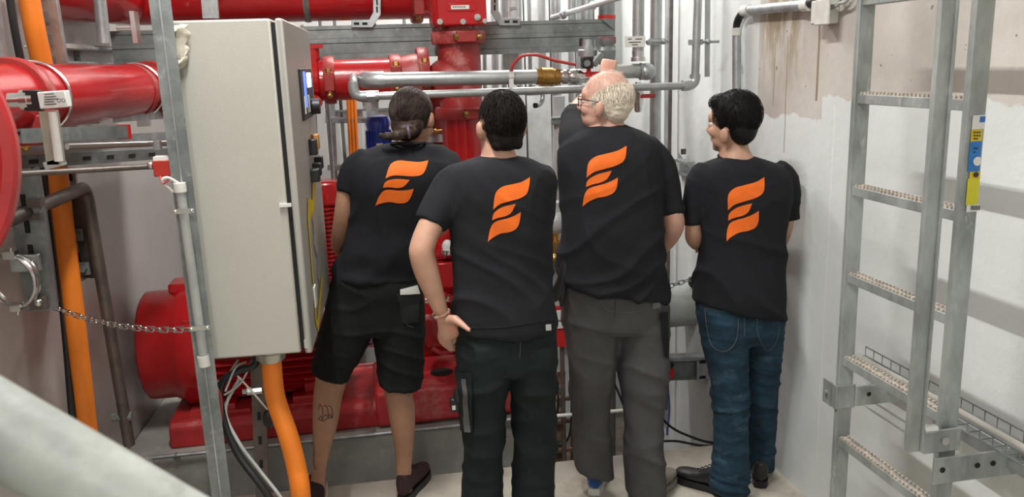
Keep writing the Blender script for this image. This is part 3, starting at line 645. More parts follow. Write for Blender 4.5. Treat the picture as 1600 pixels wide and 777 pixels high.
# upper background machine bits above the beam
ub = thing('strut_upright', 'galvanised upright strut behind the beam right of the gearbox', 'strut', at(790, 20, Y=4.62))
channel(at(797, 110, Y=4.62), at(795, -60, Y=4.62), .09, .05, (0, 1, 0), GALV, 'channel', ub)
MB().cyl(at(803, 60, Y=4.54), at(802, -20, Y=4.54), .03).build('cylinder', WPIPE, ub)
MB().tube([at(806, 12, Y=4.5), at(794, 12, Y=4.5), at(794, 18, Y=4.5)], .006, 8).build('hook', CHROME, ub)
h2 = thing('grey_pipe_bundle', 'grey pipe pieces and flanges above the right end of the beam', 'pipe', at(915, 20, Y=4.4))
MB().cyl(at(918, 60, Y=4.6), at(917, -40, Y=4.6), .04).cyl(at(893, 60, Y=4.6), at(893, -40, Y=4.6), .02).build('pipe', PIPE, h2)
MB().cyl(at(948, 40, Y=4.6), at(948, 3, Y=4.6), .045).build('bonnet', GALVD, h2)
MB().cyl(at(948, 31, Y=4.6), at(948, 24, Y=4.6), .05).build('red_band', REDCAP, h2)
# triangular gusset at the beam end
v = [at(939, 29, Y=4.39), at(961, 29, Y=4.39), at(961, 48, Y=4.39)]
MB().add(v+[p+Vector((0, .01, 0)) for p in v], [(0, 1, 2), (5, 4, 3), (0, 3, 4, 1), (1, 4, 5, 2), (2, 5, 3, 0)]).build('gusset_plate', GALVD, None, 'small triangular gusset plate at the right end of the beam', 'plate')

# pipes and rails in the back, left of the first man
cl = thing('cable_ladder', 'vertical cable ladder with cross rungs on the back wall carrying orange cables', 'cable ladder', at(550, 420, Y=5.3))
YC = 5.3
for xa, xb in ((516, 530), (572, 590)):
    MB().bar(at(xa, 92, Y=YC), at(xb, 420, Y=YC), .03, .06, (0, 1, 0)).build('side_rail', GALV, cl)
for y in (188, 262, 335): MB().bar(at(508+(y-188)*.05, y, Y=YC-.03), at(580+(y-188)*.05, y, Y=YC-.03), .02, .035, (0, 0, 1)).build('rung', GALV, cl)
for k in range(4): MB().box(at(515+k*18, 188, Y=YC-.06), (.03, .02, .02)).build('cable_clip', GALVD, cl)
for k, (x, w_) in enumerate(((541, .014), (546, .015), (551, .014))):
    MB().tube([at(x, 80, Y=YC-.06), at(x+4, 180, Y=YC-.06), at(x+10, 300, Y=YC-.06), at(x+14, 430, Y=YC-.06)], w_*.8, 10).build('orange_cable', ORANGE, None, ('left', 'middle', 'right')[k]+' orange cable of the three running down the back cable ladder', 'cable', 'orange cables on the back ladder')
bs = thing('white_wall_sheet', 'pale sheet panels on the back wall left of the blue motor', 'panel', at(540, 400, Y=5.6))
for x0, x1 in ((462, 512), (514, 534), (536, 570), (592, 640), (642, 756)):
    a, b = at(x0, 200, Y=5.6), at(x1, 200, Y=5.6); MB().box(((a.x+b.x)/2, 5.6, 1.4), (b.x-a.x-.012, .04, 2.0)).build('sheet', WALLB, bs, bevel=.004)
for y in (112, 170): MB().box(at(610, y, Y=5.57), (.8, .012, .012)).build('joint_bar', GALVD, bs)
ts = thing('tall_strut', 'tall galvanised strut upright directly right of the cabinet', 'strut', at(485, 330, Y=4.7))
channel(at(500, 470, Y=4.7), at(483, 150, Y=4.7), .07, .05, (0, 1, 0), GALV, 'channel', ts, slots=.12, slot=(.012, .02))
MB().cyl(at(530, 420, Y=4.9), at(512, 160, Y=4.9), .012).build('rear_conduit', GALV, None, 'thin grey conduit behind the strut beside the first man', 'conduit')
cr_ = thing('crossing_rail', 'thin perforated rail hanging below the beam with looping black wires', 'rail', at(530, 84, Y=4.2))
MB().bar(at(478, 83, Y=4.5), at(562, 82, Y=4.5), .03, .02).build('rail', GALV, cr_)
MB().tube(spline([at(518, 77, Y=4.45), at(530, 84, Y=4.45), at(546, 82, Y=4.45), at(552, 76, Y=4.45)]), .003, 6).tube(spline([at(533, 77, Y=4.45), at(540, 80, Y=4.45), at(550, 76, Y=4.45)]), .003, 6).build('wire', BLACK, cr_)
MB().cyl(at(583, 72, Y=4.9), at(612, 94, Y=4.9), .011).build('diagonal_brace', GALVD, None, 'short diagonal brace rod under the beam', 'rod')
MB().cyl(at(628, 88, Y=4.9), at(628, 60, Y=4.9), .006).box(at(655, 78, Y=4.7), (.12, .05, .025)).build('rear_flange', mat('rear_red', (.3, .03, .03), .5), None, 'dark red flange edge peeking behind the red branch', 'flange')
# blue motor
bm2 = thing('blue_jockey_motor', 'small blue vertical motor behind the first man', 'motor', at(590, 230, Y=4.6))
cb = at(592, 218, Y=4.6)
MB().lathe(cb, (0, 0, 1), [(-.12, .062), (.07, .062), (.07, .066), (.10, .066), (.125, .055), (.135, .03)], 28).build('housing', BLUE, bm2)
for k in range(20):
    a = 2*math.pi*k/20; d = Vector((math.cos(a), math.sin(a), 0)); MB().bar(cb+d*.063+Vector((0, 0, -.10)), cb+d*.063+Vector((0, 0, .05)), .004, .014, d).build('fin', BLUE, bm2)
MB().box(cb+Vector((.0, -.072, -.03)), (.035, .01, .03)).build('name_plate', LABEL, bm2)
MB().cyl(cb+Vector((0, 0, -.12)), cb+Vector((0, 0, -.75)), .05).build('pump_column', GALV, bm2)
# red vertical pump between cabinet and first man
rv = thing('vertical_pump_motor', 'red vertical finned motor between the cabinet and the first man', 'motor', at(510, 420, Y=4.3))
cv = at(505, 345, Y=4.3)
MB().cyl(cv+Vector((0, 0, -.36)), cv+Vector((0, 0, .13)), .095, 28).build('housing', RED, rv)
for k in range(17):
    MB().lathe(cv+Vector((0, 0, -.28+k*.022)), (0, 0, 1), [(0, .09), (.0, .116), (.009, .116), (.009, .09)], 24).build('fin', RED, rv)
MB().lathe(cv+Vector((0, 0, .11)), (0, 0, 1), [(0, .115), (.03, .12), (.06, .11), (.09, .06)], 24).build('dome', RED, rv)
MB().box(cv+Vector((.02, -.04, .15)), (.14, .14, .13)).build('terminal_box', RED, rv, bevel=.02)
MB().cyl(cv+Vector((.09, -.06, .09)), cv+Vector((.13, -.08, .09)), .03).cyl(cv+Vector((.10, -.06, .06)), cv+Vector((.10, -.06, .15)), .016).build('cable_gland', CHROME, rv)
MB().cyl(cv+Vector((0, 0, -.62)), cv+Vector((0, 0, -.36)), .12).build('pump_bowl', RED, rv)
# red bodies behind riser, left
rr = thing('rear_red_valve', 'dark red valve bodies behind the first man head and the riser', 'valve', at(685, 260, Y=4.6))
for y, w_ in ((158, .12), (196, .10), (232, .11)):
    MB().lathe(at(672, y, Y=4.62), (0, 0, 1), [(-.03, w_), (.03, w_)], 24).build('flange', REDD, rr)
MB().cyl(at(672, 140, Y=4.62), at(672, 300, Y=4.62), .08).build('body', RED, rr)
MB().cyl(at(672, 208, Y=4.6), at(672, 220, Y=4.6), .105).build('grey_spacer', GALV, rr)
for y in (205, 240): c = at(688, y, Y=4.47); MB().cyl(c-Vector((.06, 0, 0)), c+Vector((.05, 0, 0)), .009).ball(c-Vector((.03, 0, 0)), .015).ball(c+Vector((.03, 0, 0)), .015).build('bolt', BRASS, rr)
# ------------------------------------------------------------------ left wall things
lr = thing('left_red_pipe', 'red pipe with steel U-bolts running along the left wall behind the meter', 'pipe', at(120, 190, Y=3.3))
A0 = at(-70, 160, Y=2.45); A1 = at(15, 155, Y=2.8); A2 = at(252, 139, Y=4.15)
dA = (A2-A1).normalized()
MB().cyl(A1-dA*.9, A2+dA*.3, .107, 36).build('pipe', RED, lr)
def lA(px): # param along the pipe for a pixel x
    best = min([i/200 for i in range(-40, 240)], key=lambda t: abs(PJ(A1.lerp(A2, t))[0]-px)); return A1.lerp(A2, best)
def PJ(p):
    v = p-C0; k = v.dot(CF); return (800+FPX*v.dot(CR)/k, 388.5-FPX*v.dot(CU)/k)
for px in (55, 213):
    c = lA(px); MB().torus(c, dA, .113, .006, 36, 8).build('u_bolt', CHROME, lr)
coupling('coupling', lA(20), dA, .108, lr, REDD, side=(.6, -.4, -.8))
coupling('coupling', lA(236), dA, .108, lr, REDD, side=(.6, -.6, -.4))
MB().cyl(lA(205)-dA*.02, lA(205)+dA*.02, .112, 32).build('weld_ring', REDD, lr)
MB().ball(at(14, 141, Y=2.75), (.02, .012, .02)).build('blue_cap', SBLUE, lr)
# brackets and rods below it
hp = at(245, 181, Y=4.0); a0 = at(110, 184, Y=3.3)
r1 = thing('upper_support_strut', 'galvanised strut rail directly under the left red pipe', 'strut', at(170, 190, Y=3.6))
channel(at(118, 187, Y=3.25), at(262, 178, Y=4.0), .03, .04, (0, 0, 1), GALV, 'channel', r1)
MB().box(at(160, 188, Y=3.4), (.06, .05, .03)).cyl(at(225, 195, Y=3.8), at(225, 178, Y=3.8), .012).box(at(225, 192, Y=3.8), (.05, .03, .03)).build('clamp', CHROME, r1)
r2 = thing('red_capped_strut', 'short galvanised strut with a red end cap below the left red pipe', 'strut', at(120, 212, Y=2.9))
sa, sb = at(25, 213, Y=2.6), at(192, 206, Y=3.0)
channel(sa, sb, .04, .042, (0, 0, 1), GALVD, 'channel', r2)
MB().bar(sb, sb+(sb-sa).normalized()*.012, .046, .048).build('end_cap', REDCAP, r2)
r3 = thing('rear_rail', 'long slotted galvanised rail behind the meter at left', 'rail', at(150, 250, Y=3.3))
channel(at(20, 252, Y=2.95), at(262, 238, Y=3.75), .045, .045, (0, 1, 0), GALVD, 'channel', r3, slots=.13, slot=(.014, .04))
MB().bar(at(20, 232, Y=3.1), at(262, 215, Y=3.9), .03, .05).build('lower_flange', GALV, r3)
rp = thing('chrome_sensing_pipe', 'thin bright pipe running from the meter to the strut post', 'pipe', at(180, 227, Y=2.8))
MB().cyl(at(105, 229, Y=2.62), at(263, 224, Y=2.95), .0095, 14).build('pipe', CHROME, rp)
MB().box(at(246, 227, Y=2.9), (.022, .03, .028)).build('clip', GALV, rp)
MB().cyl(at(25, 272, Y=2.5), at(240, 260, Y=2.62), .0085, 14).build('tarnished_thin_pipe', BROWN, None, 'thin tarnished pipe ending at the small red box', 'pipe')
# flow meter
fm = thing('flow_meter', 'clear tube flow meter with a black and white labelled head at left', 'meter', at(88, 262, Y=2.0))
MB().bar(at(40, 157, Y=2.0), at(66, 157, Y=2.0), .03, .045).build('black_head', BLACK, fm, bevel=.002)
wp = MB().bar(at(64, 157, Y=1.99), at(107, 154, Y=1.99), .032, .036).build('label_head', LABEL, fm, bevel=.002)
for k in range(5): MB().bar(at(69, 147.5+k*4, Y=1.972), at(84+(k % 3)*4, 146.5+k*4, Y=1.972), .001, .0016).build('print_line', PRINT, wp)
for x in (92, 99): MB().torus(at(x, 157, Y=1.972), (0, 1, 0), .0035, .0006, 12, 4).build('print_mark', PRINT, wp)
glass = mat('clear_tube_plastic', (.62, .6, .5), .15, 0, .1, 20, trans=.55)
MB().bar(at(76, 173, Y=2.0), at(88, 258, Y=2.0), .03, .04, (0, 1, 0)).build('tube_block', glass, fm, bevel=.003)
MB().cyl(at(82, 175, Y=1.98), at(92, 252, Y=1.98), .009).build('inner_tube', WHITE, fm)
MB().bar(at(84, 250, Y=2.0), at(88, 261, Y=2.0), .034, .04, (0, 1, 0)).build('foot', GREYM, fm)
MB().lathe(at(14, 157, Y=2.0), at(44, 156, Y=2.0)-at(14, 157, Y=2.0), [(0, .016), (.025, .016), (.025, .022), (.04, .022), (.04, .018), (.05, .018)], 14).build('pipe_union', CHROME, fm)
# cables and channels on the left wall
Yw = 3.62
cable([at(36, -60, X=-1.14), at(53, 40, X=-1.14), at(75, 150, X=-1.14), at(97, 330, X=-1.14), at(115, 480, X=-1.14), at(133, 640, X=-1.14), at(140, 700, X=-1.14)], .037, 'power_cable', ORANGE, 'thick orange cable running down the left wall', n=18)
cable([at(8, -60, X=-1.18), at(22, 40, X=-1.18), at(44, 150, X=-1.18), at(75, 300, X=-1.18), at(98, 480, X=-1.18), at(112, 640, X=-1.18), at(118, 700, X=-1.18)], .014, 'black_cable', BLACK, 'black cable parallel to the orange cable on the left wall')
for nm, pts, r_, m_ in (('grey_conduit', [(25, -40), (56, 110), (92, 290), (108, 500), (126, 640)], .007, GREYM),):
    cable([at(*p, X=-1.17) for p in pts], r_, nm, m_, 'thin grey conduit between the black and orange cables', 'conduit')
ch1 = thing('slotted_wall_channel', 'slotted galvanised channel rising on the left wall beside the orange cable', 'channel', at(92, 108, Y=3.55))
ca, cbp = at(104, 200, Y=3.62), at(62, -60, Y=3.5)
MB().bar(ca, cbp, .085, .03, (0, 1, 0)).build('channel', GALV, ch1, bevel=.003)
dd = (cbp-ca).normalized(); sd = dd.cross(Vector((0, 1, 0))).normalized()
for k in range(9): c = ca+dd*(.09+k*.085); MB().bar(c-dd*.024+sd*.006-Vector((0, .0155, 0)), c+dd*.024+sd*.006-Vector((0, .0155, 0)), .022, .004, (0, 1, 0)).build('slot', GALVD, ch1)
MB().bar(ca+sd*.06, cbp+sd*.06, .02, .05, (0, 1, 0)).build('flange', GALVD, ch1)
ch2 = thing('left_edge_channel', 'narrow galvanised channel at the very left edge above the red pipe', 'channel', at(5, 100, Y=3.2))
MB().bar(at(2, 120, Y=3.2), at(-20, -60, Y=3.1), .04, .03, (0, 1, 0)).build('channel', GALV, ch2)
for y, in ((81,), (104,)):
    tg = MB().cyl(at(20, y-8, Y=3.6), at(245, y-2 if y == 81 else y-2, Y=5.1), .009, 10).build('wall_rod', GALV, None, 'horizontal %s rod along the left wall above the red pipe' % ('upper' if y == 81 else 'lower'), 'rod')
MB().box(at(122, 88, Y=4.2), (.03, .04, .06)).box(at(215, 85, Y=4.8), (.03, .04, .06)).build('rod_bracket', GALVD, None, 'small brackets holding the two wall rods', 'bracket')
wl = MB().bar(Vector((lwx(3.9)+.02, 3.9, at(95, 72, Y=4.0).z-.0)), Vector((lwx(5.4)+.02, 5.4, at(95, 72, Y=4.0).z)), .05, .02); o = wl.build('trim_1', LCONC); o['kind'] = 'structure'
# lower left brackets
lb1 = thing('slotted_bracket_post', 'broad slotted galvanised bracket hanging at left with a pipe clamp', 'bracket', at(62, 480, Y=3.0))
channel(at(66, 482, Y=2.95), at(34, 262, Y=2.9), .085, .05, (0, 1, 0), GALVD, 'channel', lb1, slots=.085, slot=(.016, .045))
MB().bar(at(80, 478, Y=2.98), at(60, 330, Y=2.95), .03, .07, (0, 1, 0)).build('side_flange', BROWN, lb1)
MB().box(at(40, 411, Y=2.88), (.09, .02, .055)).build('clamp_plate', GALV, lb1, bevel=.003)
for x, y in ((50, 411), (58, 453), (60, 473)): MB().ball(at(x, y, Y=2.87), .013).build('bolt', CHROME, lb1)
MB().box(at(61, 473, Y=2.9), (.055, .02, .045)).build('dark_washer_plate', BROWN, lb1)
pc = thing('open_pipe_clamp', 'empty round zinc pipe clamp hanging on the left bracket', 'clamp', at(18, 485, Y=2.85))
cc = at(18, 440, Y=2.85)
MB().torus(cc, (.35, 1, 0), .085, .007, 32, 6).torus(cc+Vector((0, .03, 0)), (.35, 1, 0), .085, .007, 32, 6).build('ring', CHROME, pc)
MB().box(at(17, 398, Y=2.85), (.035, .04, .025)).cyl(at(17, 402, Y=2.85), at(17, 388, Y=2.85), .006).build('ear', CHROME, pc)
MB().box(at(27, 480, Y=2.85), (.03, .04, .02)).cyl(at(28, 475, Y=2.85), at(28, 492, Y=2.85), .006).build('ear', CHROME, pc)
lb2 = thing('wall_bracket_channel', 'dark slotted channel standing between the orange cable and the bent pipe', 'channel', at(140, 440, Y=3.5))
channel(at(146, 432, Y=3.55), at(124, 300, Y=3.5), .04, .06, (1, -.2, 0), BROWN, 'channel', lb2)
MB().bar(at(122, 430, Y=3.58), at(108, 262, Y=3.56), .05, .02, (0, 1, 0)).build('slotted_plate', GALV, lb2)
for k in range(5): MB().box(at(109+k*3.2, 275+k*32, Y=3.545), (.016, .006, .04)).build('slot', DARK, lb2)
for x, y in ((120, 367), (76, 373), (130, 420)): MB().box(at(x, y, Y=3.5), (.05, .02, .05)).hexn(at(x, y, Y=3.48), (0, 1, 0), .013, .03).build('fixing_bolt', GALVD, lb2)
ct = thing('cable_cleat', 'grey cleat strapping the orange and black cables to the left wall', 'cleat', at(108, 438, Y=3.5))
MB().bar(at(80, 450, Y=3.5), at(132, 434, Y=3.5), .02, .02).tube([at(78, 452, Y=3.5), at(92, 436, Y=3.46), at(104, 440, Y=3.46), at(125, 435, Y=3.46)], .007, 8).build('strap', GALVD, ct)
# tarnished handrail pipe
hr = thing('tarnished_handrail', 'bent tarnished steel handrail pipe in front of the left wall', 'handrail', at(190, 690, Y=3.6))
Ya, Yb_ = 2.9, 3.45
P0, P1, P2 = at(10, 345, Y=2.75), at(134, 292, Y=Yb_), at(202, 695, Y=3.6)
MB().tube([P0]+elbow(P0.lerp(P1, .93), P1, P1.lerp(P2, .06))+[P2], .024, 16).build('pipe', BROWN, hr)
MB().cyl(P2.lerp(P1, .12)+Vector((-.05, 0, 0)), P2.lerp(P1, .12)+Vector((.03, 0, 0)), .02, 8).build('wall_fixing', GALVD, hr)
MB().box(at(56, 316, Y=2.9), (.04, .05, .03)).box(at(58, 338, Y=2.9), (.03, .04, .02)).build('clamp', BROWN, hr)
# red disc at the left edge
rd = thing('red_disc_wheel', 'big red round disc cut by the left picture edge', 'wheel', at(-20, 500, Y=1.6))
dc = at(-306, 250, D=1.3); nd = Vector((.15, -1, .1)).normalized(); Rd = .298
MB().lathe(dc, nd, [(-.02, .05), (-.02, Rd-.01), (-.014, Rd), (.012, Rd), (.018, Rd-.006), (.018, Rd-.022), (.010, Rd-.03), (.010, .05)], 96).build('disc', mat('disc_red', (.50, .02, .022), .35, coat=.2), rd, sharp=25)
MB().lathe(dc, nd, [(-.06, .06), (.05, .06)], 24).build('hub', BLACK, rd)
# foreground rail
fr = thing('foreground_handrail', 'blurred grey handrail tube crossing the lower left corner in the foreground', 'handrail', at(100, 777, D=.5))
ra, rb_ = at(-120, 600, D=.46), at(420, 915, D=.46)
MB().cyl(ra, rb_, .0235, 40).build('tube', mat('worn_grey_rail_paint', (.36, .38, .35), .55, .1, .15, 14, .2, 60, dirt=((.24, .25, .22), .6, 18)), fr)
# conduit on plinth edge
pc2 = thing('plinth_conduit', 'thin galvanised conduit clipped along the front edge of the concrete plinth', 'conduit', (0, 3.98, .1))
c0, c1, c2_ = at(238, 716, Y=3.97), at(812, 655, Y=3.97), at(995, 640, Y=3.97)
MB().cyl(c0, c1, .0095, 12).build('pipe', GALV, pc2)
MB().cyl(c1, c2_, .0095, 12).build('white_pipe', WHITE, pc2)
for t in (.06, .42, .68, .98): p = c0.lerp(c1, t); MB().torus(p, c1-c0, .012, .004, 14, 6).box(p+Vector((0, .01, -.012)), (.03, .03, .008)).build('clip', GALVD, pc2)

# ------------------------------------------------------------------ pit between plinth and right wall
rpv = thing('rusty_stand_pipe', 'rusty vertical pipe standing in the dark gap behind the men', 'pipe', at(875, 720, Y=4.3))
MB().cyl(at(877, 580, Y=4.3), at(873, 770, Y=4.3), .024).build('pipe', RUST, rpv)
MB().cyl(at(876, 600, Y=4.3), at(876, 640, Y=4.3), .027).build('sleeve', mat('beige_sleeve', (.35, .30, .23), .7), rpv)
for i, (x, r_) in enumerate(((896, .018), (955, .028), (908, .02))):
    MB().cyl(at(x, 540, Y=4.45), at(x, 780, Y=4.45), r_).build('gap_pipe', RUST if i != 1 else BROWN, None, ('narrow rusty pipe deep in the gap, left one', 'wide tarnished pipe deep in the gap, between the legs of the older man', 'rusty pipe deep in the gap just beside the older man left leg')[i], 'pipe', 'rusty pipes in the gap')
chain(at(872, 600, Y=4.1), at(884, 655, Y=4.1), .0, 12, .008, .0022, 'dark_chain', 'dark chain hanging in the gap beside the rusty pipe', BROWN)
cable([at(860, 560, Y=4.15), at(872, 620, Y=4.1), at(868, 690, Y=4.08), at(888, 685, Y=4.08), at(893, 640, Y=4.1), at(890, 570, Y=4.2)], .006, 'looped_black_cable', BLACK, 'black cable loop hanging in the gap between two men')
ms = thing('wire_support_frame', 'small brown strut frame low in the gap beside the older man', 'frame', at(890, 720, Y=4.2))
for z_ in (625, 660, 705): MB().bar(at(868, z_, Y=4.25), at(905, z_-4, Y=4.25), .02, .02).build('cross_bar', RUST, ms)
MB().bar(at(897, 560, Y=4.22), at(897, 712, Y=4.22), .02, .02, (0, 1, 0)).build('upright', RUST, ms)
# red white device between men at 870,480
dvb = thing('small_red_panel', 'small red and white tag board glimpsed between the second and third man', 'sign', at(875, 545, Y=4.0))
MB().box(at(876, 510, Y=4.0), (.05, .02, .22)).build('red_board', REDCAP, dvb)
MB().cyl(at(878, 540, Y=4.02), Vector((at(878, 540, Y=4.02).x, 4.02, -.7)), .012).build('stake', BROWN, dvb)
MB().box(at(872, 493, Y=3.985), (.055, .01, .05)).build('white_tag', LABEL, dvb)
MB().box(at(875, 508, Y=3.985), (.03, .01, .035)).build('white_tag', LABEL, dvb)
vb = thing('grey_valve_body', 'pale grey valve body with flanges glimpsed between the second and third man', 'valve', at(868, 400, Y=4.3))
MB().cyl(at(868, 315, Y=4.3), at(867, 345, Y=4.3), .05).ball(at(868, 345, Y=4.3), .075).build('body', WPIPE, vb)
MB().box(at(868, 385, Y=4.25), (.08, .06, .05)).cyl(at(868, 360, Y=4.3), at(868, 430, Y=4.3), .02).ball(at(866, 404, Y=4.2), .03).build('lower_fitting', BRASS, vb)
MB().cyl(at(866, 420, Y=4.25), at(868, 470, Y=4.25), .02).build('stem', GALV, vb)

# large grey cylinder and strut between third and fourth man
tk = thing('grey_drum_pipe', 'large horizontal pale grey steel pipe between the third and fourth man', 'pipe', at(1080, 520, Y=4.4))
tA, tB = at(1000, 483, Y=4.35), at(1150, 488, Y=4.35)
tB.z = tA.z
MB().cyl(tA, tB, .122, 40).build('pipe', GREYM, tk)
MB().lathe(tA.lerp(tB, .72), (1, 0, 0), [(0, .125), (.02, .125)], 32).build('weld_seam', GREYM, tk)
MB().tube([at(1038, 540, Y=4.35), at(1038, 520, Y=4.35)], .03).build('outlet', GALVD, tk)
MB().torus(at(1086, 440, Y=4.3), (0, 1, 0), .03, .012, 16, 6).build('lifting_eye', BLACK, tk)
chain(at(1030, 452, Y=4.25), at(1100, 428, Y=4.1), .005, 9, .012, .003, 'dark_chain', 'dark chain slanting above the grey pipe behind the fourth man', GALVD)
st_ = thing('strut_shelf', 'horizontal galvanised strut bracket below the large grey pipe', 'bracket', at(1070, 600, Y=4.1))
sA, sB = at(1044, 578, Y=4.15), at(1125, 575, Y=4.15)
MB().bar(sA, sB, .06, .11).build('channel', GALVD, st_, bevel=.003)
MB().bar(at(1040, 558, Y=4.1), at(1112, 556, Y=4.1), .08, .012).build('top_plate', GALV, st_)
MB().box(at(1098, 578, Y=4.1), (.075, .02, .115)).build('end_plate', GALV, st_, bevel=.003)
for y in (566, 590): MB().box(at(1098, y, Y=4.088), (.035, .004, .016)).build('slot', DARK, st_)
MB().cyl((1.55, 4.15, -.7), (1.55, 4.15, sA.z), .02).build('support_rod', GALVD, st_)
pk_ = thing('red_padlock', 'small red padlock hanging on the strut bracket', 'padlock', at(1048, 590, Y=4.05))
MB().box(at(1046, 583, Y=4.05), (.042, .03, .055)).build('body', REDCAP, pk_, bevel=.004)
MB().torus(at(1047, 572, Y=4.05), (0, 1, 0), .014, .004, 16, 6, 0, 180, (1, 0, 0)).box(at(1047, 569, Y=4.05), (.035, .03, .02)).build('shackle', BLACK, pk_)
cable([at(1043, 600, Y=4.1), at(1046, 640, Y=4.1), at(1042, 680, Y=4.1)], .005, 'blue_cable', mat('blue_sheath', (.05, .1, .45), .5), 'thin blue cable hanging below the red padlock')
cable([at(1000, 600, Y=4.15), at(1040, 660, Y=4.1), at(1080, 683, Y=4.05), at(1118, 692, Y=4.0), at(1140, 680, Y=4.0)], .007, 'black_cable', BLACK, 'upper black cable drooping low along the right wall base')
cable([at(960, 600, Y=4.2), at(1000, 680, Y=4.1), at(1060, 690, Y=4.05), at(1105, 697, Y=4.0), at(1140, 688, Y=4.0)], .007, 'black_cable', BLACK, 'lower black cable drooping low along the right wall base')
# wall strap at 1075,265
wsb = thing('wall_angle_bracket', 'small galvanised angle bracket with a nut beside the fourth man shoulder', 'bracket', at(1075, 280, X=1.82))
for y in (252, 270): MB().box(at(1068, y, X=1.80), (.06, .18, .012)).build('shelf_plate', GALV, wsb)
MB().add([at(1060, 238, X=1.82), at(1086, 275, X=1.8), at(1062, 275, X=1.82), at(1060, 238, X=1.84), at(1086, 275, X=1.84), at(1062, 275, X=1.84)], [(0, 1, 2), (5, 4, 3), (0, 3, 4, 1), (1, 4, 5, 2), (2, 5, 3, 0)]).build('gusset', GALV, wsb)
MB().hexn(at(1068, 237, X=1.8), (0, 0, 1), .016, .03).build('nut', BROWN, wsb)

# ------------------------------------------------------------------ right wall services
rc = thing('wall_conduit', 'grey cable conduit bending from the wall top down behind the fourth man', 'conduit', at(1150, 160, X=1.8))
XW = 1.815
MB().cyl(at(1151, 165, X=XW), at(1151, 55, X=XW), .021, 16).build('lower_pipe', GALV, rc)
MB().cyl(at(1151, 56, X=XW), at(1151, 44, X=XW), .024, 16).build('white_sleeve', WHITE, rc)
MB().tube(elbow(at(1151, 45, X=XW), at(1152, 20, X=XW), at(1170, 17, X=XW)), .0185, 14).build('black_bend', BLACK, rc)
MB().tube(elbow(at(1155, 60, X=XW+.01), at(1158, 24, X=XW+.01), at(1176, 22, X=XW+.01)), .006, 10).build('thin_bend', WHITE, rc)
MB().cyl(at(1168, 16, X=XW), at(1262, 7, X=XW), .022, 16).build('upper_pipe', GALV, rc)
for u, v in ((1162, 17), (1256, 8)): MB().cyl(at(u, v, X=XW), at(u+10, v-1, X=XW), .026, 12).build('end_sleeve', WHITE, rc)
MB().tube(spline([at(1262, 6, X=XW), at(1285, -2, X=XW), at(1300, -10, X=XW)]), .02, 12).build('black_tail', BLACK, rc)
jb = thing('junction_box', 'small white junction box on the right wall near the top', 'box', at(1298, 35, X=1.82))
a, b = at(1276, 18, X=1.80), at(1298, 18, X=1.80)
MB().box(at(1289, 19, X=1.815), (.07, .09, .09)).build('housing', WHITE, jb, bevel=.006)
MB().box(at(1285, 19, X=1.775), (.012, .094, .094)).build('lid', WHITE, jb, bevel=.004)
for k, (xa, ya) in enumerate(((1316, -4), (1322, 2), (1310, -8))):
    cable([at(1297, 8+k*3, X=1.81), at(1305+3*k, 6, X=1.81), at(xa, ya, X=1.81), at(xa+10, ya-14, X=1.81)], .006, 'grey_lead', GREYM, ('middle', 'rightmost', 'leftmost')[k]+' short grey lead rising from the junction box', group='junction box leads')

# ------------------------------------------------------------------ fixed ladder
XL = 1.578
ld_ = thing('fixed_ladder', 'tall galvanised rung ladder mounted on the right wall', 'ladder', (XL, 2.2, 0))
def stile(Yc, wy, wx, name='stile', x=XL, z0=0, z1=3.2):
    return channel((x, Yc, z0), (x, Yc, z1), wy, wx, (0, 0, 0), ZINC, name, ld_) if 0 else MB().box((x, Yc, (z0+z1)/2), (wx, wy, z1-z0)).build(name, ZINC, ld_, bevel=.003)
stile(2.400, .020, .054); stile(1.903, .022, .054)
ZR = [1.92-(1.92-z)*1.031 for z in (2.083, 1.794, 1.510, 1.228, .947, .663, .38)]
dirtm = mat('rung_dirt', (.50, .44, .38), .95, 0, .15, 40, .8, 90)
for z in ZR:
    z0 = z-.012
    r_ = MB().box((XL, 2.152, z0), (.034, .49, .030)).build('rung', ZINC, ld_, bevel=.002)
    teeth = MB()
    for k in range(26):
        y = 1.925+k*.018
        for sx in (-.013, .013): teeth.box((XL+sx, y, z0+.018), (.006, .010, .009))
    teeth.build('anti_slip_teeth', dirtm, r_)
    dm = MB(); 
    for k in range(24):
        dm.ball((XL+random.uniform(-.006, .006), 1.93+k*.0195, z0+.0145), (.010, .012, random.uniform(.003, .006)), 6, 4)
    dm.build('caked_dirt', dirtm, r_)
# middle stile of the extension, in front
ms_ = MB(); msx = at(1465, 300, X=1.44)
m0, m1 = at(1424, 705, X=1.44), at(1478, -40, X=1.44)
mid = thing('safety_rail', 'narrow galvanised middle rail standing before the ladder rungs', 'rail', tuple(m0))
MB().box((1.44, m0.y, (m0.z+3.2)/2), (.038, .018, 3.2-m0.z)).build('rail', ZINC, mid, bevel=.002)
MB().box((1.461, m0.y-.004, (m0.z+3.2)/2), (.005, .026, 3.2-m0.z)).build('flange', ZINC, mid)
for k in range(14): MB().box((1.464, m0.y-.010, m0.z+.15+k*.15), (.002, .005, .022)).build('slot', DARK, mid)
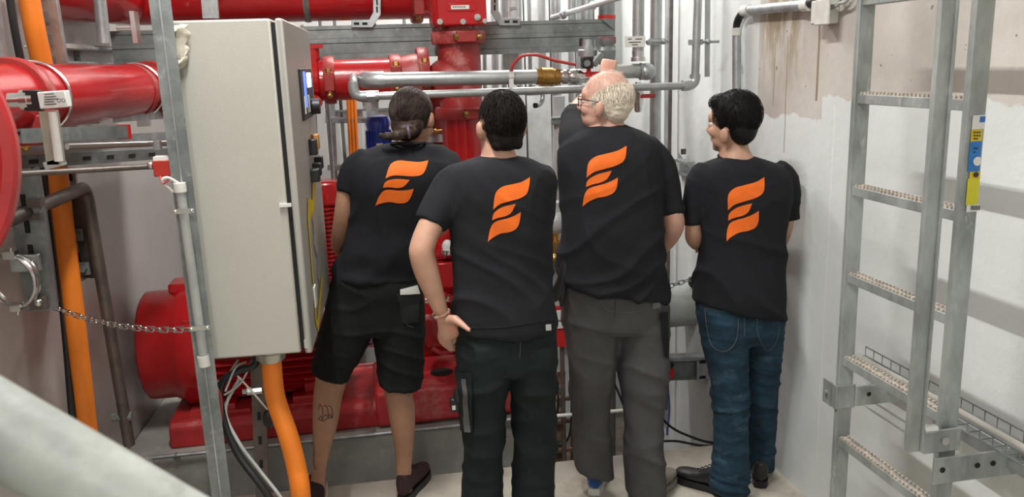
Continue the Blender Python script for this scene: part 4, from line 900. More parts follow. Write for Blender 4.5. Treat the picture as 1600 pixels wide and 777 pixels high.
# brackets to the wall
lbk = thing('ladder_wall_bracket', 'upper left galvanised bracket clamping the ladder stile to the wall', 'bracket', at(1314, 640, X=XL))
zc = at(1318, 618, X=XL).z
MB().box((XL-.034, 2.40, zc), (.006, .03, .085)).box((XL-.0, 2.387, zc), (.07, .004, .085)).build('clamp', ZINC, lbk, bevel=.002)
MB().box((XL+.145, 2.38, zc), (.225, .008, .07)).build('arm', ZINC, lbk, bevel=.002)
MB().box((XL-.035, 2.44, zc), (.006, .05, .085)).cyl((XL-.038, 2.44, zc), (XL-.048, 2.44, zc), .008).build('ear', ZINC, lbk)
for k in (.08, .14, .2): MB().cyl((XL+k, 2.375, zc+.005), (XL+k, 2.3765, zc+.005), .008).build('hole', DARK if k != .14 else CHROME, lbk)
lb3 = thing('ladder_foot_bracket', 'lower right galvanised plate bracket at the foot of the near ladder stile', 'bracket', at(1500, 740, X=XL))
zc2_ = at(1480, 726, X=XL).z
a = at(1455, 705, X=1.46); 
MB().box((XL-.035, 1.875, zc2_+.083), (.115, .008, .068)).build('upper_plate', ZINC, lb3, bevel=.003)
MB().box((XL+.085, 1.86, zc2_), (.30, .008, .08)).build('lower_plate', ZINC, lb3, bevel=.003)
for k in (-.04, .07, .12, .2): MB().cyl((XL+k, 1.8535, zc2_+.004), (XL+k, 1.8555, zc2_+.004), .008).build('hole', DARK, lb3)
MB().cyl((XL-.03, 1.87, zc2_+.085), (XL-.03, 1.863, zc2_+.085), .012).build('bolt', CHROME, lb3)
MB().hexn((XL-.08, 1.87, zc2_+.125), (1, 0, 0), .012, .04).build('bolt', CHROME, lb3)
# stickers on the near stile
XS = XL-.0405
def sticker(y0, y1, m, name, w=.034, x=1533, root=None, dx=0):
    a, b = at(x, y0, X=XS-dx), at(x, y1, X=XS-dx)
    return MB().box((XS-dx, 1.86, (a.z+b.z)/2), (.0012, w, abs(a.z-b.z))).build(name, m, root)
# the stile faces the room with its broad side toward the camera (-Y)
stk = thing('ladder_stickers', 'strip of white, yellow and blue stickers on the near ladder stile', 'sticker', at(1524, 330, Y=1.88))
def sface(x0, y0, x1, y1, m, name, e=0):
    a, b = at((x0+x1)/2-4, y0, Y=1.889), at((x0+x1)/2-4, y1, Y=1.889)
    wd = (x1-x0)/1290*2.25
    o_ = MB().box((a.x, 1.8895-e, (a.z+b.z)/2), (wd, .0012, abs(a.z-b.z))).build(name, m, stk); return o_
sface(1524, 180, 1545, 202, LABEL, 'white_sticker'); sface(1535, 182, 1544, 191, SBLUE, 'blue_logo_square', .001)
sface(1522, 202, 1540, 221, YEL, 'yellow_sticker'); sface(1520, 221, 1539, 268, SBLUE, 'blue_sticker')
sface(1519, 268, 1537, 279, YEL, 'yellow_sticker'); sface(1516, 279, 1536, 320, mat('bright_yellow', (.72, .68, .02), .5), 'yellow_sticker'); sface(1514, 320, 1535, 331, LABEL, 'white_sticker')
p = at(1527, 252, Y=1.887); MB().cyl(p, p-Vector((0, .0015, 0)), .012, 20).build('white_dot', LABEL, stk)
p = at(1525, 273, Y=1.887); MB().cyl(p, p-Vector((0, .0015, 0)), .007, 16).build('black_dot', PRINT, stk)
for i, (y, n_) in enumerate(((207, 3), (212, 3), (217, 2), (232, 2), (238, 1), (325, 6))):
    for k in range(n_):
        p = at(1523+k*4 if y != 325 else 1518+k*2.5, y, Y=1.887); MB().box(p, (.004 if y != 325 else .002, .001, .004 if y != 325 else .012)).build('print_mark', PRINT, stk)
# second shadow-casting parts: lower cable tray of wire mesh and strut along the wall
tr = thing('wire_cable_tray', 'wire mesh cable tray running along the right wall behind the ladder', 'cable tray', at(1500, 690, X=1.78))
t0, t1 = at(1352, 556, X=1.80), at(1640, 742, X=1.80)
dt = (t1-t0).normalized()
dt = Vector((0, dt.y, 0)).normalized(); Lt = 1.35; t0.z -= .0
for ox, oz in ((0, .035), (0, 0), (-.05, 0), (-.10, 0), (-.10, .035)):
    MB().cyl(t0+Vector((ox, 0, oz)), t0+dt*Lt+Vector((ox, 0, oz)), .0025, 6).build('long_wire', GALVD, tr)
for k in range(28):
    p = t0+dt*(k*.05)
    MB().tube([p+Vector((0, 0, .035)), p, p+Vector((-.10, 0, 0)), p+Vector((-.10, 0, .035))], .002, 5).build('cross_wire', GALVD, tr)
cable([t0+Vector((-.05, 0, .012)), t0+dt*.6+Vector((-.04, 0, .012)), t0+dt*1.35+Vector((-.05, 0, .012))], .011, 'tray_cable', LCONC, 'pale dusty cable lying in the wire mesh tray')
MB().bar(t0+Vector((-.03, -.45, -.05)), t0+dt*Lt+Vector((-.03, 0, -.05)), .05, .03).build('tray_strut', GALV, None, 'galvanised strut rail supporting the wire tray near the lower right', 'rail')
# ------------------------------------------------------------------ people
def skin_mat(name, col): return mat(name, col, .5, 0, .06, 18, .12, 220, sss=.12, dirt=((col[0]*1.05, col[1]*.78, col[2]*.72), .60, 7))
SKIN1 = skin_mat('tanned_skin', (.44, .235, .15)); SKIN2 = skin_mat('fair_skin', (.58, .33, .235))
SKIN3 = skin_mat('pink_skin', (.62, .35, .27)); SKIN4 = skin_mat('warm_skin', (.50, .29, .20))
def cloth(name, col, var=.12, sc=5, bs=380, bump=.25, **k): return mat(name, col, .9, 0, var, sc, bump, bs, spec=.25, **k)
TEE = cloth('black_tee_cotton', (.0135, .014, .018))
TEE2 = cloth('washed_black_tee_cotton', (.016, .017, .021))
SHORT = cloth('black_work_shorts', (.0105, .012, .0115)); CARGO = cloth('dark_green_black_trousers', (.011, .017, .018))
GREYT = cloth('grey_work_trousers', (.095, .092, .095), .1); DENIM = cloth('dark_blue_denim', (.020, .050, .080), .25, 9, 500, .4, dirt=((.05, .10, .14), .56, 6), stretch=(1, 1, 2.2))
HAIRD = mat('dark_brown_hair', (.016, .011, .009), .65, 0, .3, 60, .3, 200, stretch=(1, 1, .3), spec=.2); HAIRB = mat('black_hair', (.008, .007, .0065), .6, 0, .3, 60, spec=.22)
HAIRBR = mat('long_brown_hair', (.05, .031, .022), .5, 0, .35, 50, .3, 150, spec=.3)
HAIRW = mat('white_hair', (.86, .76, .62), .6, 0, .12, 60)
EYEW = mat('eye_white', (.7, .68, .65), .2)
LOGO = mat('orange_print', (.88, .155, .008), .7, 0, .03, 30)
STITCH = mat('pale_stitching', (.15, .145, .12), .8)

def remesh(mb, name, m, parent, vox=.007, smooth=6, disp=None, label=None):
    off = OFF[parent]
    me = mb.mesh(name+'_src', off); ob = bpy.data.objects.new(name+'_src', me); COL.objects.link(ob)
    md = ob.modifiers.new('r', 'REMESH'); md.mode = 'VOXEL'; md.voxel_size = vox; md.adaptivity = 0
    sm = ob.modifiers.new('s', 'SMOOTH'); sm.factor = .5; sm.iterations = smooth
    dg = bpy.context.evaluated_depsgraph_get(); dg.update()
    new = bpy.data.meshes.new_from_object(ob.evaluated_get(dg)); bpy.data.objects.remove(ob); bpy.data.meshes.remove(me)
    new.name = name
    if disp:
        n = len(new.vertices); co = np.empty(n*3, 'f'); new.vertices.foreach_get('co', co); co = co.reshape(-1, 3)
        no = np.empty(n*3, 'f'); new.vertices.foreach_get('normal', no); no = no.reshape(-1, 3)
        d = np.array([disp(Vector(c)+off) for c in co.tolist()], 'f'); co = co+no*d[:, None]
        new.vertices.foreach_set('co', co.ravel()); new.update()
    new.materials.clear(); new.materials.append(m); new.shade_smooth()
    o = bpy.data.objects.new(name, new); COL.objects.link(o); o.parent = parent; OFF[o] = off
    if label: o['label'] = label
    return o
def catmull(D, k):
    D = [np.array(d, float) for d in D]; Q = [2*D[0]-D[1]]+D+[2*D[-1]-D[-2]]; out = []
    for i in range(1, len(Q)-2):
        a, b, c, d = Q[i-1:i+3]
        for j in range(k):
            t = j/k; out.append(.5*((2*b)+(c-a)*t+(2*a-5*b+4*c-d)*t*t+(3*b-a-3*c+d)*t**3))
    return out+[D[-1]]
def rows(mb, data, e=2.3, n=32, k=4, s=1.0):
    """closed loft from rows (y_left, x_left, y_right, x_right, depth Y, half thickness)"""
    key = []
    for yl, xl, yr, xr, Y, b in data:
        Lp, Rp = at(xl, yl, Y=Y), at(xr, yr, Y=Y); c = (Lp+Rp)/2; a = (Rp-Lp)/2
        key.append(list(c)+list(a)+[b])
    RR = []
    for q in catmull(key, k):
        c = Vector(q[:3]); a = Vector(q[3:6])*s; bb = Vector((-a.y, a.x, 0)).normalized()*q[6]*s
        ring = []
        for j in range(n):
            t = 2*math.pi*j/n; cx, sx = math.cos(t), math.sin(t)
            ring.append(c+a*math.copysign(abs(cx)**(2/e), cx)+bb*math.copysign(abs(sx)**(2/e), sx))
        RR.append(ring)
    return mb.rings(RR)
def limb(mb, pts, k=5, n=16, s=1.0, add=0):
    """tapered limb through (x, y, Y, radius in pixels)"""
    key = [list(at(x, y, Y=Y))+[pxm(r, Y, x, y)] for x, y, Y, r in pts]; q = catmull(key, k)
    return mb.tube([v[:3] for v in q], [max(v[3]*s+add, .004) for v in q], n)
def hand(mb, wrist, d, pn, side, curl=(.5, .5, .45), L=.185, spread=.05, thumb=(.55, .35), tcurl=.3):
    """palm plus five bent fingers; d fingers' direction, pn palm normal, side +1/-1 picks the thumb side"""
    w = Vector(wrist); d = Vector(d).normalized(); pn = Vector(pn); pn = (pn-d*pn.dot(d)).normalized(); ac = d.cross(pn)*side
    s = L/.185; RR = []
    for t, wd, th in ((-.02, .026, .019), (0, .028, .018), (.03, .038, .0165), (.06, .042, .0155), (.088, .041, .013), (.098, .034, .009)):
        c = w+d*t*s; RR.append([c+ac*math.cos(a)*wd*s+pn*math.sin(a)*th*s for a in [2*math.pi*j/16 for j in range(16)]])
    mb.rings(RR)
    for i, (o, ln, r) in enumerate(((.030, .072, .0088), (.0105, .080, .0092), (-.010, .074, .0088), (-.029, .058, .0078))):
        base = w+d*.078*s+ac*o*s; dd = (d+ac*o*spread*20).normalized(); p = base; path = [p, p+dd*.018*s]; p = path[-1]; an = 0
        for j, f in enumerate((.42, .32, .26)):
            an += curl[j]*(1+.08*i); v = dd*math.cos(an)+pn*math.sin(an); p = p+v*ln*f*s; path.append(p)
        mb.tube(path, [r*1.05*s, r*1.08*s, r*s, r*.93*s, r*.75*s], 10)
        mb.ball(path[-1], r*.8*s, 8, 6)
    tb = w+d*.022*s+ac*.024*s+pn*.004; td = (d*thumb[0]*1.2+ac*.75+pn*thumb[1]).normalized()
    p1 = tb+td*.042*s; t2 = (td+d*.45+pn*tcurl).normalized(); p2 = p1+t2*.034*s; t3 = (t2+d*.3+pn*tcurl).normalized(); p3 = p2+t3*.027*s
    mb.tube([w+d*.005*s+ac*.012*s, tb, p1, p2, p3], [.014*s, .0165*s, .012*s, .0105*s, .0075*s], 10); mb.ball(p3, .0085*s, 8, 6)
    return p3
def head(mb, T, ear_z=0.0, jaw=1.0):
    P = lambda x, y, z: T @ Vector((x, y, z)); s = T.to_scale().x; Rm = T.to_quaternion().to_matrix().to_4x4()
    B = lambda c, r, rot=None: mb.ball(P(*c), [q*s for q in r], 20, 14, Rm @ rot if rot else Rm)
    B((0, -.012, .032), (.074, .096, .090)); B((0, .018, -.02), (.062, .074, .075)); B((0, .040, -.062), (.050*jaw, .048, .042)); B((0, .072, -.090), (.022, .020, .018))
    B((0, -.042, -.012), (.056, .046, .054)); B((0, .074, .035), (.055, .022, .03)); B((0, .084, .018), (.045, .014, .010))
    for sx in (-1, 1):
        B((sx*.038, .062, -.025), (.022, .026, .024)); B((sx*.077, -.004, ear_z-.004), (.011, .019, .031), Matrix.Rotation(-sx*.35, 4, 'Z')); B((sx*.084, -.013, ear_z+.004), (.006, .013, .024), Matrix.Rotation(-sx*.5, 4, 'Z'))
        B((sx*.076, .004, ear_z-.026), (.007, .009, .010))
    mb.tube([P(0, .088, .018), P(0, .104, -.004), P(0, .112, -.022)], [.007*s, .009*s, .012*s], 10); B((0, .106, -.026), (.016, .012, .009))
    B((0, .090, -.052), (.022, .010, .006)); B((0, .087, -.063), (.020, .010, .007))
    return P
def eyes(T, parent):
    for sx in (-1, 1):
        e = MB().ball(T @ Vector((sx*.031, .076, .006)), .0125*T.to_scale().x, 12, 8).build('eye', EYEW, parent)
        MB().ball(T @ Vector((sx*.031, .086, .006)), .0058*T.to_scale().x, 10, 6).build('iris', BROWN, e)
def strands(mb, n, T, test, crown, ln, wd=.0007, lift=.004, c=(0, -.022, .038), r=(.0805, .099, .093), down=.3, jit=.25, flow=None, seed=1):
    rnd = random.Random(seed); s = T.to_scale().x; got = 0; c = Vector(c); r = Vector(r); crown = Vector(crown)
    while got < n:
        v = Vector((rnd.gauss(0, 1), rnd.gauss(0, 1), rnd.gauss(0, 1))).normalized(); p = c+Vector((v.x*r.x, v.y*r.y, v.z*r.z))
        if not test(p): continue
        got += 1; nr = Vector((v.x/r.x, v.y/r.y, v.z/r.z)).normalized(); f = flow(p) if flow else (p-crown)+Vector((0, 0, -down*.1))
        f = (f-nr*f.dot(nr)).normalized()+Vector((rnd.gauss(0, jit), rnd.gauss(0, jit), rnd.gauss(0, jit))); f = (f-nr*f.dot(nr)*.8).normalized()
        L_ = ln*rnd.uniform(.6, 1.25); pts = []; q = p-nr*.003
        for j in range(4):
            pts.append(q); q = q+f*L_/3; rel = q-c; k_ = math.sqrt((rel.x/r.x)**2+(rel.y/r.y)**2+(rel.z/r.z)**2); q = c+rel*((1+lift*(1.2 if j < 2 else .6)/r.x)/k_)
        pts = [T @ a for a in pts]; sd = (pts[1]-pts[0]).cross(T.to_quaternion() @ nr).normalized()*wd*s; up = (T.to_quaternion() @ nr)*wd*s
        k0 = len(mb.v)
        for j, a in enumerate(pts):
            w_ = (1, 1, .7, .15)[j]; mb.v += [a+sd*w_, a-sd*w_, a+up*w_]
        for j in range(3):
            b = k0+j*3; mb.f += [(b, b+3, b+5, b+2), (b+2, b+5, b+4, b+1), (b+1, b+4, b+3, b)]
def raw_mesh(mb, name, m, parent):
    me = bpy.data.meshes.new(name); me.from_pydata([tuple(v-OFF[parent]) for v in mb.v], [], mb.f); me.shade_smooth(); me.materials.append(m)
    o = bpy.data.objects.new(name, me); COL.objects.link(o); o.parent = parent; OFF[o] = OFF[parent]; return o
def bvh(*obs):
    vs, fs = [], []
    for o in obs:
        k = len(vs); off = OFF[o]; vs += [v.co+off for v in o.data.vertices]; fs += [[i+k for i in p.vertices] for p in o.data.polygons]
    return BVHTree.FromPolygons(vs, fs)
def cast(tree, x, y, off=.0015, last=[None]):
    d = ray(x, y).normalized(); h, nrm, _, _ = tree.ray_cast(C0, d)
    if h is None: return None
    if nrm.dot(d) > 0: nrm = -nrm
    return h+nrm*off
def decal(tree, top, bot, name, m, parent, nu=26, nv=12, off=.0018, label=None):
    def resample(P, n):
        P = [Vector((*p, 0)) for p in P]; P = spline(P, 8) if len(P) > 2 else [P[0].lerp(P[1], i/8) for i in range(9)]
        L_ = [0]
        for a, b in zip(P, P[1:]): L_.append(L_[-1]+(b-a).length)
        out = []
        for i in range(n+1):
            t = L_[-1]*i/n; j = next((q for q in range(len(L_)-1) if L_[q+1] >= t-1e-9), len(L_)-2); f = (t-L_[j])/max(L_[j+1]-L_[j], 1e-9); out.append(P[j].lerp(P[j+1], f))
        return out
    A, B_ = resample(top, nu), resample(bot, nu); vs = []; idx = {}
    for i in range(nu+1):
        for j in range(nv+1):
            q = A[i].lerp(B_[i], j/nv); h = cast(tree, q.x, q.y, off)
            if h is not None: idx[i, j] = len(vs); vs.append(h)
    fs = [(idx[i, j], idx[i+1, j], idx[i+1, j+1], idx[i, j+1]) for i in range(nu) for j in range(nv) if all(k in idx for k in ((i, j), (i+1, j), (i+1, j+1), (i, j+1)))]
    mb = MB().add(vs, fs); o = raw_mesh(mb, name, m, parent)
    if label: o['label'] = label
    return o
def seam(tree, pts, name, m, parent, r=.0011, off=.001):
    P = spline([Vector((*p, 0)) for p in pts], 6); H = [cast(tree, p.x, p.y, off) for p in P]; H = [h for h in H if h is not None]
    if len(H) > 2: return MB().tube(H, r, 6).build(name, m, parent)
LT = (1194.1, 276.7); LA = (1137.2, 328.7); LB = (1135.2, 377.4)
SHAPES = [([(1137.2, 328.7), (1137.2, 310), (1139.8, 301), (1148.8, 293.5), (1163, 289.6), (1181, 284.4), (1194.1, 276.7)], [(1137.2, 328.7), (1147.5, 320), (1163, 314.8), (1178.4, 310.2), (1190, 303.7), (1193.9, 294.7), (1194.1, 276.7)]),
          ([(1137.7, 344.7), (1138.5, 335.7), (1143.7, 329.3), (1155.2, 322.9), (1175, 317.7)], [(1137.7, 344.7), (1147.5, 340.4), (1160.4, 337), (1169.4, 330.6), (1175, 317.7)]),
          ([(1135.2, 377.4), (1135.9, 361.5), (1139.8, 349.9), (1147.5, 344.7), (1163, 340.4), (1175.8, 335.2), (1185.4, 329.3)], [(1135.2, 377.4), (1142.4, 370.5), (1155.2, 363.5), (1168, 361), (1179.7, 355.8), (1184.8, 346), (1185.4, 329.3)])]
def logo(tree, T_, A_, B_, parent):
    M = np.array([[LT[0], LT[1], 1], [LA[0], LA[1], 1], [LB[0], LB[1], 1]]); X = np.linalg.solve(M, np.array([T_, A_, B_]))
    f = lambda P: [tuple(np.array([p[0], p[1], 1]) @ X) for p in P]
    for t, b in SHAPES: decal(tree, f(t), f(b), 'printed_emblem', LOGO, parent)
def nz(p, a, b, c, s): return noise.noise(Vector((p.x*a+s, p.y*b+s*1.7, p.z*c-s)))
def ridge(x, k): return max(0, 1-abs(x)*k)**2
def tee_folds(seed, amp=.006, zt=1.45, diag=1):
    def f(p):
        low = max(0, min(1, (zt-p.z)/.35)); q = p.z+diag*p.x*.5; w_ = noise.noise(Vector((p.x*2, p.y*2, p.z*2+seed)))*.25
        a = ridge(noise.noise(Vector((p.x*1.6+seed, p.y*1.6, (q+w_)*8+seed))), 3.2)
        b = ridge(noise.noise(Vector((p.x*5-seed, p.y*5, (p.z-diag*p.x*.6)*3.2+seed))), 3.0)
        return amp*(a*(.25+low)+.5*b)
    return f
def leg_folds(seed, amp=.005, zk=None, fz=16):
    def f(p):
        k = 1.0
        if zk: k = .3+1.0*sum(math.exp(-((p.z-z)/w_)**2) for z, w_ in zk)
        w_ = noise.noise(Vector((p.x*3, p.y*3, p.z*3+seed)))*.12
        a = ridge(noise.noise(Vector((p.x*2.2+seed, p.y*2.2, (p.z+w_+.3*p.x)*fz+seed))), 2.8)
        b = ridge(noise.noise(Vector((p.x*9+seed, p.y*6, (p.z+.5*p.x)*2.5-seed))), 3)
        return amp*(k*a+.35*b)
    return f
def hT(xc, ytop, Y, yaw, s, pitch=0, roll=0, top=.132, sy=1):
    O = at(xc, ytop, Y=Y)-Vector((0, 0, top*s)); return Matrix.Translation(O) @ Matrix.Rotation(R(yaw), 4, 'Z') @ Matrix.Rotation(R(roll), 4, 'Y') @ Matrix.Rotation(R(pitch), 4, 'X') @ Matrix.Diagonal((s, s*sy, s, 1))
def shoe(parent, heel, toe, sole_m, up_m, L_=.29, h=.1, name='shoe', extra=None):
    heel = Vector((heel.x, heel.y, 0)); d = Vector((toe.x-heel.x, toe.y-heel.y, 0)).normalized(); ac = Vector((d.y, -d.x, 0))
    def lay(pr, zz): return [heel+d*(t*L_)+ac*(w_*sgn)+Vector((0, 0, zz)) for t, w_, sgn in pr]
    out = [(-.02, .0, 1), (-.0, .026, 1), (.12, .036, 1), (.35, .036, 1), (.6, .046, 1), (.8, .047, 1), (.95, .032, 1), (1.0, .0, 1), (.95, .032, -1), (.8, .043, -1), (.6, .040, -1), (.35, .032, -1), (.12, .034, -1), (-.0, .026, -1)]
    up = remesh(MB().rings([[heel+d*(t*L_)+ac*math.cos(a)*w_+Vector((0, 0, .028+(math.sin(a)*.5+.5)*hh)) for a in [2*math.pi*j/20 for j in range(20)]]
                for t, w_, hh in ((.0, .012, .04), (.01, .03, h*.85), (.08, .036, h), (.2, .037, h*.98), (.33, .038, h*.88), (.48, .042, h*.62), (.65, .045, h*.48), (.82, .043, h*.42), (.94, .030, h*.34), (.985, .012, h*.2))]), name, up_m, parent, .006, 4)
    MB().rings([lay(out, 0), lay(out, .012), lay([(t, w_*.97, s_) for t, w_, s_ in out], .032)]).build('sole', sole_m, up)
    lc = MB()
    for k in range(4):
        t = .36+.07*k; z = .03+h*(.86-.115*k*1.05); c = heel+d*t*L_+Vector((0, 0, z)); lc.tube(spline([c-ac*.022-Vector((0, 0, .006)), c+Vector((0, 0, .006)), c+ac*.022-Vector((0, 0, .006))], 4), .0025, 6)
    lc.build('laces', up_m if extra is None else extra, up)
    return up

# ================= first man: ponytail, shorts
Y1 = 3.28
m1 = thing('person', 'man with tied-back hair in black T-shirt and black shorts next to the cabinet', 'person', (at(575, 777, Y=3.4).x, 3.4, 0))
T1 = hT(642, 137, Y1-.0, -28, 1.0, -14)
sh_rows = [(222, 626, 221, 664, Y1, .055), (229, 590, 229, 690, Y1, .085), (240, 562, 240, 712, Y1, .11), (258, 550, 258, 722, Y1-.02, .13), (285, 545, 285, 722, Y1-.02, .135), (320, 547, 325, 702, Y1, .13), (355, 545, 360, 678, Y1+.02, .125), (390, 536, 395, 664, Y1+.03, .13), (415, 527, 422, 652, Y1+.05, .13), (428, 523, 434, 650, Y1+.05, .132)]
hip1 = [(418, 529, 424, 648, Y1+.05, .12), (440, 519, 445, 657, Y1+.05, .128), (470, 512, 475, 661, Y1+.07, .13), (500, 506, 505, 662, Y1+.08, .125), (517, 503, 517, 662, Y1+.09, .11)]
body = MB(); rows(body, sh_rows, s=.86); rows(body, hip1, s=.86); P = head(body, T1, .008)
limb(body, [(644, 200, Y1+.0, 18), (646, 216, Y1, 19), (642, 240, Y1, 24)])
limb(body, [(556, 256, Y1, 13), (541, 290, Y1, 12.5), (536, 340, Y1+.03, 14.5), (531, 378, Y1+.12, 14), (535, 392, Y1+.28, 11), (545, 396, Y1+.40, 8)])
hand(body, at(545, 396, Y=Y1+.4), (.3, 1, .05), (0, 0, -1), 1)
limb(body, [(700, 255, Y1, 14), (706, 300, Y1+.05, 15), (690, 350, Y1+.15, 13), (668, 372, Y1+.3, 10), (655, 378, Y1+.42, 8)])
hand(body, at(655, 378, Y=Y1+.42), (-.3, 1, .05), (0, 0, -1), -1)
limb(body, [(545, 480, 3.36, 36), (530, 540, 3.37, 31), (516, 600, 3.38, 24), (511, 630, 3.39, 22), (508, 662, 3.41, 19.5), (503, 700, 3.45, 14), (498, 738, 3.48, 11.5), (497, 776, 3.50, 13)])
limb(body, [(622, 480, 3.36, 36), (624, 540, 3.37, 31), (622, 604, 3.38, 22.5), (627, 640, 3.39, 21.5), (630, 672, 3.41, 18.5), (631, 705, 3.45, 14), (631, 740, 3.48, 12), (632, 776, 3.50, 13)])
b1 = remesh(body, 'body', SKIN1, m1, .0065, 4)
tee = MB(); rows(tee, sh_rows)
limb(tee, [(576, 249, Y1, 21), (556, 262, Y1, 21), (546, 280, Y1, 18.5), (542, 300, Y1, 16.5)]); limb(tee, [(695, 248, Y1, 22), (712, 280, Y1, 20), (716, 315, Y1+.03, 18)])
t1 = remesh(tee, 't_shirt', TEE, m1, .008, 5, tee_folds(1.3, .013, 1.5, -1))
logo(bvh(t1), (669.4, 250.9), (602.4, 278.9), (586.7, 321.6), t1)
MB().tube([T1 @ Vector((math.cos(a)*.066, -.035+math.sin(a)*.062, -.088+.012*math.sin(a))) for a in [2*math.pi*j/24 for j in range(24)]], .006, 8, closed=True).build('collar', TEE, t1)
s1 = MB(); rows(s1, hip1, s=1.02)
rows(s1, [(470, 512, 470, 590, 3.35, .12), (510, 502, 515, 581, 3.36, .125), (545, 494, 545, 568, 3.37, .115), (567, 489, 582, 549, 3.38, .105), (577, 487, 592, 545, 3.38, .104)], s=1.02)
rows(s1, [(470, 585, 470, 661, 3.35, .12), (515, 584, 515, 662, 3.36, .12), (560, 590, 560, 661, 3.37, .11), (590, 592, 590, 658, 3.38, .104), (600, 593, 604, 657, 3.38, .103)], s=1.02)
sh1 = remesh(s1, 'shorts', SHORT, m1, .008, 5, leg_folds(2.2, .007, None, 10)); tr1 = bvh(sh1)
seam(tr1, [(621, 460), (626, 475), (634, 505), (646, 512)], 'pocket_seam', STITCH, sh1); seam(tr1, [(589, 433), (620, 434), (645, 438)], 'waist_seam', STITCH, sh1, .0015)
decal(tr1, [(620, 461), (655, 459)], [(630, 505), (652, 503)], 'back_pocket', cloth('pocket_cloth', (.02, .022, .022)), sh1, 10, 10, .006)
decal(tr1, [(624, 452), (650, 446)], [(624, 460), (654, 459)], 'white_paper', LABEL, sh1, 8, 4, .008, 'folded white paper sticking out of the pocket')
trb = bvh(b1); ink = mat('tattoo_ink', (.05, .035, .03), .6)
for a, b in ((((498, 640), (500, 632), (504, 640)), ((498, 655), (501, 650), (504, 656))), (((505, 635), (509, 634), (512, 640)), ((506, 652), (509, 648), (513, 652))), (((513, 634), (517, 636), (519, 642)), ((513, 650), (516, 648), (519, 654)))):
    seam(trb, list(a)+[b[2], b[1], b[0]], 'tattoo', ink, b1, .0018, .0003)
seam(trb, [(497, 655), (505, 658), (512, 654), (520, 652)], 'tattoo', ink, b1, .0022, .0003); seam(trb, [(489, 690), (491, 705), (490, 720), (493, 735)], 'tattoo', ink, b1, .0016, .0003)
eyes(T1, m1)
hr_ = MB(); Bh = lambda T, mb, c, r: mb.ball(T @ Vector(c), [q*T.to_scale().x for q in r], 20, 14, T.to_quaternion().to_matrix().to_4x4())
Bh(T1, hr_, (0, -.020, .040), (.080, .100, .092)); Bh(T1, hr_, (0, -.050, -.012), (.068, .056, .072)); Bh(T1, hr_, (0, -.075, -.05), (.04, .035, .035))
bun = at(622, 211, Y=Y1-.13); hr_.tube(spline([at(648, 205, Y=Y1-.10), at(634, 208, Y=Y1-.125), at(618, 212, Y=Y1-.135), at(602, 213, Y=Y1-.12), at(592, 211, Y=Y1-.10)], 4), [.020]*4+[.021]*5+[.017]*4+[.010]*3+[.004], 12)
hairA = remesh(hr_, 'hair', HAIRBR, m1, .005, 4, lambda p: .0022*nz(p, 55, 55, 14, 3))
hs = MB(); strands(hs, 2600, T1, lambda p: p.z > -.075-.3*max(0, p.y) and p.y < .055-.0*p.z+.5*max(0, p.z-.03) and p.z > -.02+.9*max(0, p.y), (0, .09, .06), .07, .0008, .0015, jit=.07,
        flow=lambda p: Vector((-.01, -.115, -.055))-p, seed=3)
raw_mesh(hs, 'hair_strands', HAIRBR, hairA)
MB().torus(at(638, 206, Y=Y1-.125), (1, 0, .1), .021, .006, 18, 6).build('hair_tie', mat('purple_grey_tie', (.12, .09, .12), .6), hairA)
darkred = mat('dark_maroon_shoe', (.035, .012, .014), .7)
shoe(m1, Vector((at(497, 776, Y=3.5).x, 3.44, 0)), Vector((at(497, 776, Y=3.5).x-.02, 3.8, 0)), LABEL, darkred, h=.125); shoe(m1, Vector((at(628, 776, Y=3.5).x, 3.44, 0)), Vector((at(655, 776, Y=3.5).x+.05, 3.7, 0)), BLACK, darkred, h=.125)

# ================= second man: nearest, hand on hip
Y2 = 2.66
m2 = thing('person', 'nearest man in black T-shirt and dark cargo trousers, one hand at his hip', 'person', (at(790, 777, Y=Y2).x, Y2, 0))
T2 = hT(781, 141, Y2, 8, .95)
sh2 = [(243, 752, 243, 806, Y2, .05), (250, 735, 249, 830, Y2, .08), (262, 705, 259, 850, Y2, .105), (280, 693, 272, 862, Y2, .12), (305, 694, 300, 864, Y2, .13), (340, 700, 340, 862, Y2, .13), (390, 705, 390, 862, Y2, .125), (440, 708, 440, 862, Y2, .125), (480, 709, 480, 864, Y2, .13), (505, 710, 495, 865, Y2, .132), (517, 711, 504, 865, Y2, .132)]
hip2 = [(495, 713, 490, 863, Y2, .12), (520, 711, 515, 867, Y2+.01, .13), (550, 713, 550, 867, Y2+.01, .132), (572, 714, 572, 867, Y2+.01, .12)]
l2a = [(530, 712, 530, 795, Y2, .12), (575, 714, 575, 794, Y2, .115), (620, 719, 620, 789, Y2, .10), (680, 725, 680, 785, Y2+.01, .09), (730, 725, 730, 783, Y2+.02, .09), (777, 722, 777, 784, Y2+.02, .09), (880, 724, 880, 790, Y2+.02, .085), (925, 724, 925, 796, Y2+.02, .09)]
l2b = [(530, 786, 530, 867, Y2, .12), (575, 792, 575, 867, Y2, .115), (620, 800, 620, 866, Y2, .10), (680, 804, 680, 866, Y2+.01, .09), (730, 803, 730, 865, Y2+.02, .09), (777, 801, 777, 865, Y2+.02, .09), (880, 806, 880, 870, Y2+.02, .085), (925, 806, 925, 876, Y2+.02, .09)]
body = MB(); rows(body, sh2, s=.86); rows(body, hip2, s=.86); rows(body, l2a, s=.8); rows(body, l2b, s=.8); P = head(body, T2, .004)
limb(body, [(779, 205, Y2+.01, 24), (778, 230, Y2, 25), (779, 250, Y2, 30)])
